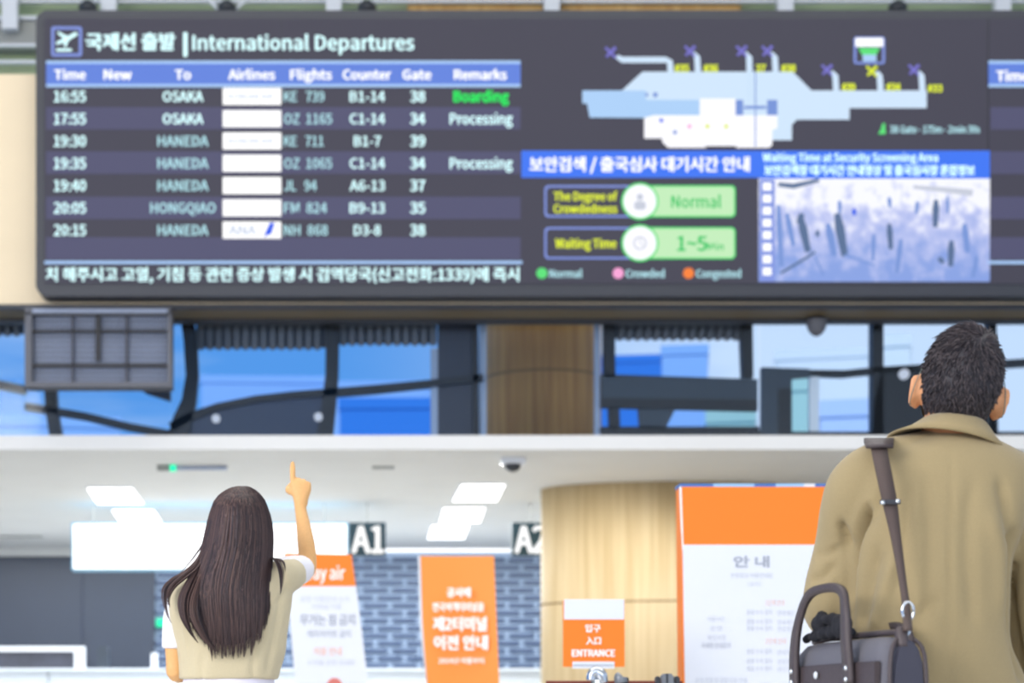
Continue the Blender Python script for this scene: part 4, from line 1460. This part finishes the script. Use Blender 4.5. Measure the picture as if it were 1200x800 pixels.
# shoulder yoke that slopes lower to the right
limb(bm, [(Q(1100, 526, 0.0), 0.040), (Q(1040, 547, 0.0), 0.056), (Q(1012, 568, 0.01), 0.062), (Q(1003, 592, 0.03), 0.058), (P(987, 640, 3.62), 0.052), (P(976, 690, 3.63), 0.054), (P(975, 716, 3.645), 0.054), (P(985, 720, 3.70), 0.050), (P(992, 710, 3.80), 0.044)], 4, 28, 1.08)
limb(bm, [(Q(1125, 530, 0.0), 0.045), (Q(1180, 563, 0.0), 0.060), (Q(1206, 588, 0.01), 0.066), (Q(1216, 615, 0.02), 0.062), (Q(1222, 670, 0.045), 0.057), (Q(1232, 740, 0.06), 0.056), (Q(1236, 780, 0.1), 0.050), (Q(1228, 825, 0.2), 0.042)], 4, 28, 1.08)
fl = [([(1016, 594), (1005, 625), (997, 665), (994, 740)], 0.05, 4.0),
      ([(1190, 622), (1184, 670), (1186, 720), (1198, 795)], 0.03, 4.5),
      ([(985, 610), (993, 635), (1000, 660)], 0.008, 5),
      ([(1046, 560), (1030, 590), (1014, 622)], 0.004, 7),
      ([(1030, 640), (1018, 690), (1010, 740)], 0.006, 8),
      ([(1050, 650), (1034, 705), (1022, 735)], -0.005, 8),
      ([(1066, 560), (1062, 620), (1052, 690)], 0.0035, 7),
      ([(1084, 560), (1090, 640), (1086, 740)], 0.003, 8),
      ([(1116, 530), (1114, 620), (1112, 700), (1112, 800)], 0.0015, 2.2),
      ([(1140, 560), (1134, 640), (1140, 740)], 0.003, 9),
      ([(1172, 560), (1180, 600), (1186, 640)], 0.005, 7),
      ([(1160, 600), (1172, 650), (1174, 720)], -0.004, 9),
      ([(980, 660), (965, 675), (950, 680)], 0.004, 5),
      ([(985, 640), (970, 650), (957, 648)], 0.003, 5),
      ([(1100, 700), (1070, 730), (1040, 770)], 0.003, 9)]
fl = [(p_, dp_ * (2.0 if abs(dp_) < 0.02 else 1), w_) for p_, dp_, w_ in fl]
coat = fuse('trench_coat', bm, 0.0065, M['coat'], man, 6, folds(fl, wob=0.004, freq=11))

# collar, folded over
def collar_ring(cx, py, rx, ry, slope, n=49, a0=-158, a1=158, dz=0.0, push=0.0):
    out_ = []
    c = Q(cx, py)
    for i in range(n):
        a = math.radians(a0 + (a1 - a0) * i / (n - 1))
        x = rx * math.sin(a)
        y = -ry * math.cos(a)
        out_.append(Vector((c.x + x, DMN + 0.008 + y + push, c.z - slope * x + dz * (1 - math.cos(a)) / 2)))
    return out_


prof = [collar_ring(1119, 500, .052, .050, .16, dz=-0.01), collar_ring(1119, 491, .056, .056, .16, dz=-0.015), collar_ring(1119, 490, .061, .064, .16, dz=-0.02),
        collar_ring(1118, 494, .069, .074, .18, dz=-0.025), collar_ring(1116, 503, .086, .084, .20, dz=-0.03), collar_ring(1112, 513, .113, .097, .22, dz=-0.035),
        collar_ring(1112, 515, .111, .092, .22, dz=-0.035), collar_ring(1116, 506, .080, .076, .20, dz=-0.03)]
bm = bmesh.new()
vv = [[bm.verts.new(p) for p in r] for r in prof]
m_ = len(prof)
for j in range(m_):
    a, b = vv[j], vv[(j + 1) % m_]
    for i in range(48):
        bm.faces.new((a[i], a[i + 1], b[i + 1], b[i]))
bm.faces.new([v[0] for v in vv]); bm.faces.new([v[-1] for v in vv][::-1])
col = ob('collar', bm, M['coat'], coat, True)

# trousers and shoes
bm = bmesh.new()
ell(bm, [(bxm, DMN, 1.0, .165, .115), (bxm, DMN, 0.92, .18, .125), (bxm, DMN, 0.82, .175, .12)], 2)
for sx in (-1, 1):
    limb(bm, [(Vector((bxm + sx * 0.085, DMN, 0.86)), 0.10), (Vector((bxm + sx * 0.10, DMN + .01, 0.50)), 0.078), (Vector((bxm + sx * 0.11, DMN - .01, 0.10)), 0.066)], 4, 20)
fuse('trousers', bm, 0.012, M['trousers'], man, 3)
for sx in (-1, 1):
    shoe('shoe', Vector((bxm + sx * 0.11, DMN - 0.02, 0)), M['shoe'], man)

# ---------- the bag
bag = empty('shoulder_bag', Vector((0.93, 3.4, 0.8)), 'dark grey briefcase bag with brown leather trim hanging from the man\'s shoulder', 'bag')
ang = math.radians(11)
ux = Vector((-math.sin(ang), math.cos(ang), 0))      # along the bag, away from the camera
vx = Vector((math.cos(ang), math.sin(ang), 0))       # across, to the right
O = P(1035, 850, 3.24)
O.z = 0.80
LB, WB, HB = 0.37, 0.083, 0.31


def bp(u, v, z):
    return O + ux * u + vx * v + Vector((0, 0, z))


def bag_ring(z, gu=0.0, gv=0.0, r=0.028):
    pts = []
    for cu, cv, a0 in ((LB + gu - r, WB + gv - r, 0), (-gu + r, WB + gv - r, 90), (-gu + r, -gv + r, 180), (LB + gu - r, -gv + r, 270)):
        for i in range(7):
            a = math.radians(a0 + 15 * i)
            # u = cos, v = sin
            pts.append(bp(cu + r * math.cos(a), cv + r * math.sin(a), z))
    return pts


bm = bmesh.new()
ringlist(bm, [bag_ring(0.0, -0.015, -0.015), bag_ring(0.015, -0.003, -0.003), bag_ring(0.08, 0.004, 0.006), bag_ring(0.18, 0.004, 0.006), bag_ring(0.26, 0.0, 0.002), bag_ring(0.285, -0.004, -0.004), bag_ring(0.30, -0.016, -0.014), bag_ring(0.306, -0.05, -0.03, 0.01)])
ob('body', bm, M['bag'], bag, True)


def slab(u0, u1, z0, z1, v, t, n=8, bulge=0.0, curve=None):
    """plate on a bag face at constant v"""
    b0 = bmesh.new()
    fr, bk = [], []
    for u, z in ((u0, z0), (u1, z0), (u1, z1), (u0, z1)):
        fr.append(b0.verts.new(bp(u, v, z))); bk.append(b0.verts.new(bp(u, v + t, z)))
    b0.faces.new(fr); b0.faces.new(bk[::-1])
    for i in range(4):
        b0.faces.new((fr[i], bk[i], bk[(i + 1) % 4], fr[(i + 1) % 4]))
    return b0


ob('leather_trim', slab(0.01, LB - 0.01, 0.222, 0.262, -0.010, 0.012), M['leather'], bag, False, 0.002)
# gusset on the near end
bm = bmesh.new()
fr = []
for z, w in ((0.005, 0.0), (0.09, -0.004), (0.18, -0.004), (0.25, 0.0), (0.283, 0.008), (0.298, 0.022)):
    fr.append([bp(-0.010, 0.014 + w, z), bp(-0.010, WB - 0.012 - w, z), bp(0.01, WB - 0.012 - w, z), bp(0.01, 0.014 + w, z)])
ringlist(bm, fr)
ob('gusset', bm, M['bag_side'], bag, False, 0.003)
for v0 in (0.006, WB - 0.006):
    ob('piping', limb(bmesh.new(), [(bp(-0.008, v0, 0.01), 0.004), (bp(-0.010, v0, 0.15), 0.004), (bp(-0.008, v0 + (0.004 if v0 < 0.04 else -0.004), 0.27), 0.004), (bp(0.0, v0 + (0.02 if v0 < 0.04 else -0.02), 0.30), 0.004)], 4, 8), M['leather'], bag, True)
zp = limb(bmesh.new(), [(bp(0.0, WB / 2, 0.312), 0.006), (bp(0.1, WB / 2, 0.314), 0.006), (bp(0.3, WB / 2, 0.314), 0.006), (bp(LB - 0.01, WB / 2, 0.31), 0.006)], 3, 8)
ob('zip', zp, M['leather'], bag, True)


def strap(pts, w, t, up_fn=None, sub=6):
    """flat belt through pts; width vector from given list"""
    b0 = bmesh.new()
    v = catmull([(*p, *wv) for p, wv in pts], sub)
    rings = []
    for i, c in enumerate(v):
        p = Vector(c[:3]); wv = Vector(c[3:6])
        a = Vector(v[max(0, i - 1)][:3]); b = Vector(v[min(len(v) - 1, i + 1)][:3])
        td = (b - a).normalized()
        nn = td.cross(wv).normalized() * t / 2
        wv = wv / 2
        rings.append([p + wv + nn, p - wv + nn, p - wv - nn, p + wv - nn])
    return ringlist(b0, rings)


# outer handle: flat leather arch standing over the outer panel
wv = ux * 0.030
hpts = [(bp(0.095, -0.016, 0.225), ux * 0.030), (bp(0.10, -0.020, 0.30), ux * 0.028), (bp(0.108, -0.018, 0.36), ux * 0.022), (bp(0.135, -0.012, 0.392), (ux * 0.7 - Vector((0, 0, 0.7))) * 0.018),
        (bp(0.20, -0.010, 0.402), Vector((0, 0, -0.016)) + vx * 0.004), (bp(0.27, -0.012, 0.392), (-ux * 0.7 - Vector((0, 0, 0.7))) * 0.018), (bp(0.305, -0.016, 0.345), -ux * 0.022), (bp(0.318, -0.018, 0.29), -ux * 0.026), (bp(0.322, -0.016, 0.225), -ux * 0.028)]
ho = ob('handle', strap(hpts, 0, 0.009), M['leather'], bag, True)
hp2 = [(p + vx * 0.095 - Vector((0, 0, 0.02 + 0.05 * (1 if 1 < i < 7 else 0))) + vx * (0.03 if 1 < i < 7 else 0), w) for i, (p, w) in enumerate(hpts)]
ob('handle', strap(hp2, 0, 0.009), M['leather'], bag, True)
for u in (0.095, 0.322):
    for z in (0.232, 0.252):
        ob('rivet', ball(bmesh.new(), bp(u, -0.022, z), 0.005, 0.005, 0.005), M['chrome'], bag, True)
ob('badge', ball(bmesh.new(), bp(0.235, -0.014, 0.243), 0.004, 0.007, 0.007), M['white_paint'], bag, True)
# shoulder strap up over the man's shoulder
X1 = Vector((1, 0, 0))
sp = [(P(1064, 738, 3.235), X1 * 0.016), (P(1062, 712, 3.30), X1 * 0.014), (P(1058, 682, 3.345), X1 * 0.013), (P(1050, 630, 3.375), X1 * 0.018), (P(1043, 590, 3.385), X1 * 0.026), (P(1036, 555, 3.40), X1 * 0.028),
      (P(1031, 530, 3.435), X1 * 0.029), (P(1030, 519, 3.49), X1 * 0.030), (P(1030, 516, 3.56), X1 * 0.030), (P(1031, 530, 3.64), X1 * 0.030), (P(1032, 580, 3.70), X1 * 0.03), (P(1010, 680, 3.72), X1 * 0.026), (bp(LB, 0.05, 0.30), ux * 0.02 + X1 * 0.01)]
st = ob('shoulder_strap', strap(sp, 0, 0.004), M['webbing'], bag, True)
pd = [(P(1031, 523, 3.435), X1 * 0.050), (P(1030, 517.5, 3.470), X1 * 0.054), (P(1030, 515, 3.53), X1 * 0.056), (P(1031, 520, 3.60), X1 * 0.050)]
ob('shoulder_pad', strap(pd, 0, 0.007), M['leather'], bag, True)
bk_ = bmesh.new()
box(bk_, *(lambda c: (c.x - 0.018, c.x + 0.018, c.y - 0.004, c.y + 0.002, c.z - 0.004, c.z + 0.004))(P(1043, 588, 3.378)))
ob('buckle', bk_, M['dark_trim'], st)
for x in (1034.5, 1052):
    ob('buckle_stud', ball(bmesh.new(), P(x, 588 - (x - 1043) * 0.1, 3.375), 0.0045, 0.004, 0.0045), M['chrome'], st, True)
rc = P(1064, 716, 3.275)
ob('ring', limb(bmesh.new(), [(rc + Vector((0.010 * math.cos(a), 0, 0.016 * math.sin(a))), 0.0028) for a in [2 * math.pi * i / 12 for i in range(13)]], 2, 8), M['chrome'], bag, True)
ob('clip', limb(bmesh.new(), [(rc + Vector((0, 0, -0.012)), 0.005), (rc + Vector((0.002, 0, -0.03)), 0.006), (bp(0.012, 0.04, 0.30), 0.007)], 3, 8), M['chrome'], bag, True)
ob('strap_tab', limb(bmesh.new(), [(bp(0.0, 0.036, 0.285), 0.012), (bp(0.004, 0.036, 0.305), 0.012), (bp(0.01, 0.036, 0.318), 0.008)], 3, 10), M['leather'], bag, True)
# crumpled black knit at the opening
bm = bmesh.new()
for i in range(9):
    c = bp(0.17 + 0.10 * R.random(), 0.004 + 0.014 * R.random(), 0.325 + 0.026 * R.random())
    ball(bm, c, 0.009 + 0.008 * R.random(), 0.016 + 0.010 * R.random(), 0.009 + 0.008 * R.random())
limb(bm, [(bp(0.16, 0.02, 0.318), 0.010), (bp(0.24, 0.012, 0.322), 0.012), (bp(0.33, 0.01, 0.314), 0.008)], 3, 8)
gl = fuse('folded_gloves', bm, 0.004, M['black_cloth'], None, 3, folds([], back=False, wob=0.006, freq=60))
tag(gl, 'crumpled black knit cloth lying on top of the grey bag', 'gloves')

# ---------- the woman
DWN = 5.64
kw = DWN / F


def V(px, py, dy=0.0):
    return P(px, py, DWN) + Vector((0, dy, 0))


wom = empty('person', (V(268, 0).x, DWN, 0), 'person with long brown hair in a cream vest, pointing up with one raised hand', 'person')
HW = V(283, 612, 0.01)
TW = Matrix.Translation(HW) @ Matrix.Rotation(math.radians(-6), 4, 'Z') @ Matrix.Rotation(math.radians(12), 4, 'X')
bm = bmesh.new()
head(bm, TW, 0.84, ear=False)
limb(bm, [(TW @ Vector((0, -0.01, -0.06)), 0.042), (V(281, 655, 0.0), 0.044), (V(279, 675, 0.0), 0.055)], 3, 20)
tw = [(279, 672, .08, .06), (276, 688, .150, .075), (271, 705, .150, .09), (269, 740, .135, .095), (269, 780, .115, .085), (268, 810, .115, .085), (268, 850, .145, .10), (268, 900, .15, .105)]
ell(bm, [(V(a, b).x, DWN, V(a, b).z, rx, ry) for a, b, rx, ry in tw], 3)
# raised right arm
ds = DWN
a_sh = P(330, 672, 5.66)
a_el = P(361, 664, 5.86)
a_wr = P(351.5, 590, 5.95)
k5 = 5.9 / F
limb(bm, [(P(318, 680, 5.64), 0.045), (a_sh, 0.040), (P(347, 668, 5.76), 0.036), (P(358.5, 667, 5.84), 0.031), (P(360.5, 655, 5.865), 0.0285), (P(359, 640, 5.88), 0.0275), (P(356, 618, 5.915), 0.0235), (P(352.8, 600, 5.94), 0.0190), (a_wr, 0.0195)], 4, 20)
hand(bm, a_wr + Vector((0.003, 0, 0.006)), Vector((-0.02, 0.10, 1)), Vector((0.05, 1, -0.1)), Vector((-1, 0.05, 0)),
     ((4, 6, 4), FIST, FIST, FIST), 0.90, 0.75)
# left arm, bent forward at the elbow
l_sh, l_el, l_wr = V(212, 695, 0.0), V(206, 787, 0.0), V(233, 787, 0.20)
limb(bm, [(V(225, 692), 0.045), (l_sh, 0.038), (V(206, 745), 0.033), (V(205, 775), 0.0275), (l_el + Vector((0, .005, -0.005)), 0.0265), (l_el.lerp(l_wr, .4), 0.0265), (l_wr, 0.019)], 4, 20)
hand(bm, l_wr, l_wr - l_el, Vector((0.5, 0, -0.8)), Vector((0.8, 0, 0.5)), ((45, 50, 30),) * 4, 0.88, 0.4)
bxw = V(268, 0).x
for sx in (-1, 1):
    leg(bm, Vector((bxw + sx * 0.075, DWN, 0.82)), Vector((bxw + sx * 0.075, DWN + 0.01, 0.45)), Vector((bxw + sx * 0.07, DWN - 0.02, 0.085)), (0.075, 0.048, 0.03))
fuse('body', bm, 0.0042, M['skin_f'], wom, 2)
face_parts(Matrix(TW) @ Matrix.Scale(0.84, 4), wom, M['iris'])
# fingernail of the pointing finger
# vest
bm = bmesh.new()
tw = [(280, 660, .050, .050), (279, 668, .095, .068), (277, 677, .150, .082), (272, 688, .180, .095), (270, 702, .186, .104), (268.5, 725, .182, .108), (269.5, 745, .172, .110), (271, 765, .163, .108), (269, 785, .153, .106), (268, 796, .150, .106)]
ell(bm, [(V(a, b).x, DWN, V(a, b).z, rx, ry) for a, b, rx, ry in tw], 3, 56, 2.3)
limb(bm, [(V(305, 690), 0.060), (V(328, 678, 0.0), 0.056), (P(345, 672, 5.70), 0.046)], 3, 20)
wf = [([(210, 700), (220, 740), (222, 790)], 0.004, 5), ([(330, 700), (322, 740), (312, 790)], 0.006, 4), ([(340, 685), (325, 705), (300, 720)], 0.004, 4),
      ([(300, 760), (296, 780), (298, 797)], 0.004, 4), ([(240, 765), (236, 780), (238, 797)], 0.004, 4), ([(206, 715), (214, 760), (216, 792)], 0.003, 3)]
vest = fuse('vest', bm, 0.006, M['vest'], wom, 5, folds(wf, wob=0.003, freq=14))
bm = bmesh.new()
limb(bm, [(P(327, 676, 5.65), 0.052), (P(340, 670, 5.71), 0.050), (P(350, 668, 5.78), 0.046), (P(355, 664, 5.81), 0.040)], 3, 24)
fuse('sleeve', bm, 0.005, M['tee'], wom, 4, folds([([(336, 655), (340, 670), (338, 690)], 0.005, 2.5), ([(346, 655), (349, 668), (346, 686)], 0.004, 2.5)], wob=0.002, freq=30))
bm = bmesh.new()
limb(bm, [(V(216, 698, 0), 0.046), (V(209, 720, 0), 0.045), (V(206.5, 745, 0), 0.043), (V(206, 760, 0), 0.042)], 3, 24)
fuse('sleeve', bm, 0.005, M['tee'], wom, 3, folds([([(198, 735), (205, 745), (212, 750)], 0.004, 2.5)], wob=0.002, freq=30))
# skirt and shirt tail
bm = bmesh.new()
ell(bm, [(bxw, DWN, V(0, 786).z, .138, .098), (bxw, DWN, V(0, 800).z, .138, .098), (bxw, DWN, V(0, 830).z, .155, .11), (bxw, DWN, 0.85, .17, .12), (bxw, DWN, 0.6, .20, .15), (bxw, DWN, 0.38, .23, .18)], 3, 48)
ob('skirt', bm, M['skirt'], wom, True)
for sx in (-1, 1):
    shoe('shoe', Vector((bxw + sx * 0.07, DWN - 0.02, 0)), M['tee'], wom)

# long hair: profile of the fall, px: y, left, right, depth radius, centre depth
prof = [(569, 279, 290, .020, .03), (573, 266, 300, .058, .02), (580, 257, 307, .082, .012), (592, 250, 312, .100, .0), (608, 245, 317, .108, -.002), (625, 241, 319.5, .104, -.008), (645, 237, 319.5, .094, -.018),
        (662, 231, 319, .082, -.036), (680, 224, 318.5, .070, -.052), (700, 221, 318, .055, -.072), (720, 224, 317.5, .045, -.082), (740, 226, 317, .036, -.09), (755, 228, 316, .030, -.096), (792, 232, 313, .022, -.10)]
pr = np.array(catmull(prof, 4))


def hp(y, u, th=1.0, off=0.0):
    """u in -1..1 around the back; returns a point on the hair surface"""
    L_ = np.interp(y, pr[:, 0], pr[:, 1]); R_ = np.interp(y, pr[:, 0], pr[:, 2])
    dr = np.interp(y, pr[:, 0], pr[:, 3]); dc = np.interp(y, pr[:, 0], pr[:, 4])
    c = V((L_ + R_) / 2, y)
    rx = (R_ - L_) / 2 * kw
    a = u * math.pi / 2
    return Vector((c.x + (rx * th + off) * math.sin(a), DWN + dc - (dr * th + off) * math.cos(a), c.z))


def hend(u):
    return float(np.interp(abs(u), [0, .25, .4, .6, .78, .9, 1.0, 1.2, 2], [771, 767, 760, 749, 735, 720, 706, 690, 680]))


bm = bmesh.new()
rings = []
for y in [570, 573, 577, 582, 590, 600, 612, 625, 640, 655, 670, 685, 700, 715, 728, 738, 748, 758]:
    rg = []
    nseg = 96
    for i in range(nseg):
        u = -2 + 4 * i / nseg
        grove = 0.004 * mnoise.noise(Vector((u * 9, 0.0, y * 0.01))) + 0.002 * mnoise.noise(Vector((u * 26, 3.0, y * 0.012)))
        yl = min(y, hend(u) - 12)
        p = hp(yl, u, 0.93, grove)
        fr_y = HW.y + 0.045
        if p.y > fr_y and y > 583:
            p.y = fr_y - 0.0 + (p.y - fr_y) * 0.05
        rg.append(p)
    rings.append(rg)
ringlist(bm, rings)
hw = ob('hair', bm, M['hair_w'], wom, True)
rs = []
ys = list(range(571, 772, 8))
for i in range(3600):
    u = R.uniform(-1.12, 1.12)
    cl = mnoise.noise(Vector((u * 7, 1.7, 0))) * 1.0 + mnoise.noise(Vector((u * 21, 5.7, 0))) * 0.6
    end = hend(u) - R.random() ** 1.4 * 28 + 14 * mnoise.noise(Vector((u * 14, 4.2, 0))) + 3
    layer = 1.0 - 0.07 * R.random()
    off = 0.002 + 0.0025 * cl
    y0 = 570 + (R.random() ** 2) * 14
    ph, am = R.random() * 6.28, R.random() * 0.02
    pts = []
    nst = 15
    for j in range(nst):
        t = j / (nst - 1)
        y = y0 + (end - y0) * t
        # strands part at the crown then fall
        uu = u * (0.35 + 0.65 * min(1, (y - 569) / 26.0)) + am * math.sin(y * 0.045 + ph) + 0.03 * mnoise.noise(Vector((u * 15, y * 0.012, 0)))
        # clump together towards the tips
        cu = round((u + 0.05 * mnoise.noise(Vector((u * 6, 9, 0)))) * 15) / 15
        uu += (cu - u) * 0.45 * max(0, t - 0.6) / 0.4
        yy = min(y, 788)
        pts.append(hp(yy, uu, layer, off))
    rs.append((pts, 0.8 + 0.7 * R.random()))
o = strands('hair_strands', rs, M['hair_w'], hw, 0.0013, 11)
o['kind'] = 'stuff'


def lock(center, spread, count, seed, wf=1.0):
    r2 = random.Random(seed)
    c = catmull(center, 5)
    out_ = []
    for i in range(count):
        ox, oy = r2.gauss(0, 1), r2.gauss(0, 1)
        cut = r2.uniform(0.78, 1.0)
        n_ = int(len(c) * cut)
        pts = []
        for j in range(n_):
            t = j / (len(c) - 1)
            s_ = spread * (0.35 + 1.2 * math.sin(min(1, t * 1.05) * math.pi) ** 0.8) * (1 - 0.6 * t)
            q = c[j]
            pts.append(V(q[0] + ox * s_, q[1], q[2] + oy * 0.006))
        if len(pts) > 3:
            out_.append((pts, wf * r2.uniform(0.7, 1.3)))
    return out_


ls = []
# over the left shoulder, falling to the sleeve
ls += lock([(242, 640, -.03), (236, 658, -.06), (224, 672, -.085), (208, 682, -.09), (199, 692, -.09), (197.5, 705, -.10), (200, 720, -.11), (205, 734, -.115)], 1.5, 60, 2)
ls += lock([(240, 650, -.04), (231, 667, -.08), (217, 680, -.10), (206, 690, -.10), (201, 702, -.105), (203, 716, -.11)], 1.8, 60, 3)
ls += lock([(250, 600, .02), (240, 632, .0), (229, 652, -.03), (218, 667, -.05), (210, 676, -.07)], 0.7, 10, 4, 0.7)
# left bundle ending in a point
ls += lock([(238, 660, -.06), (226, 685, -.10), (219, 705, -.12), (220, 725, -.125), (227, 742, -.125), (237, 757, -.125)], 2.2, 120, 5)
ls += lock([(242, 670, -.08), (232, 700, -.11), (231, 722, -.125), (239, 742, -.125), (250, 758, -.125), (261, 767, -.125)], 2.2, 120, 6)
# right strand over the shoulder
ls += lock([(318, 655, -.03), (323, 657, -.06), (328, 664, -.085), (331, 676, -.10), (331, 690, -.108), (329.5, 701, -.112)], 1.3, 50, 7)
ls += lock([(318, 656, -.03), (325, 656, -.05), (332, 660, -.075), (335, 668, -.09), (335, 678, -.10)], 0.8, 14, 8, 0.8)
o = strands('hair_lock', ls, M['hair_w'], hw, 0.0013, 12)
o['kind'] = 'stuff'

# small black bag held in front
hb = empty('handbag', V(238, 830, 0.24), 'small black handbag with a silver chain, held in the woman\'s lowered hand', 'bag')
bm = bx(V(205, 0).x, V(250, 0).x, DWN + 0.2, DWN + 0.26, V(0, 850).z, V(0, 800).z)
ob('body', bm, M['shoe'], hb, False, 0.01)
ob('flap_edge', limb(bmesh.new(), [(V(216, 800, -0.04 + 0.17), 0.01), (V(221, 791, 0.12), 0.011), (V(230, 786, 0.13), 0.011), (V(240, 800, 0.2), 0.009)], 3, 10), M['shoe'], hb, True)
for i in range(6):
    c = V(217 + i * 2.6, 797 - i * 1.5, 0.10)
    ob('chain_link', limb(bmesh.new(), [(c + Vector((0.007 * math.cos(a), 0, 0.005 * math.sin(a))), 0.0018) for a in [2 * math.pi * j / 8 for j in range(9)]], 1, 6), M['chrome'], hb, True)

flush_text()
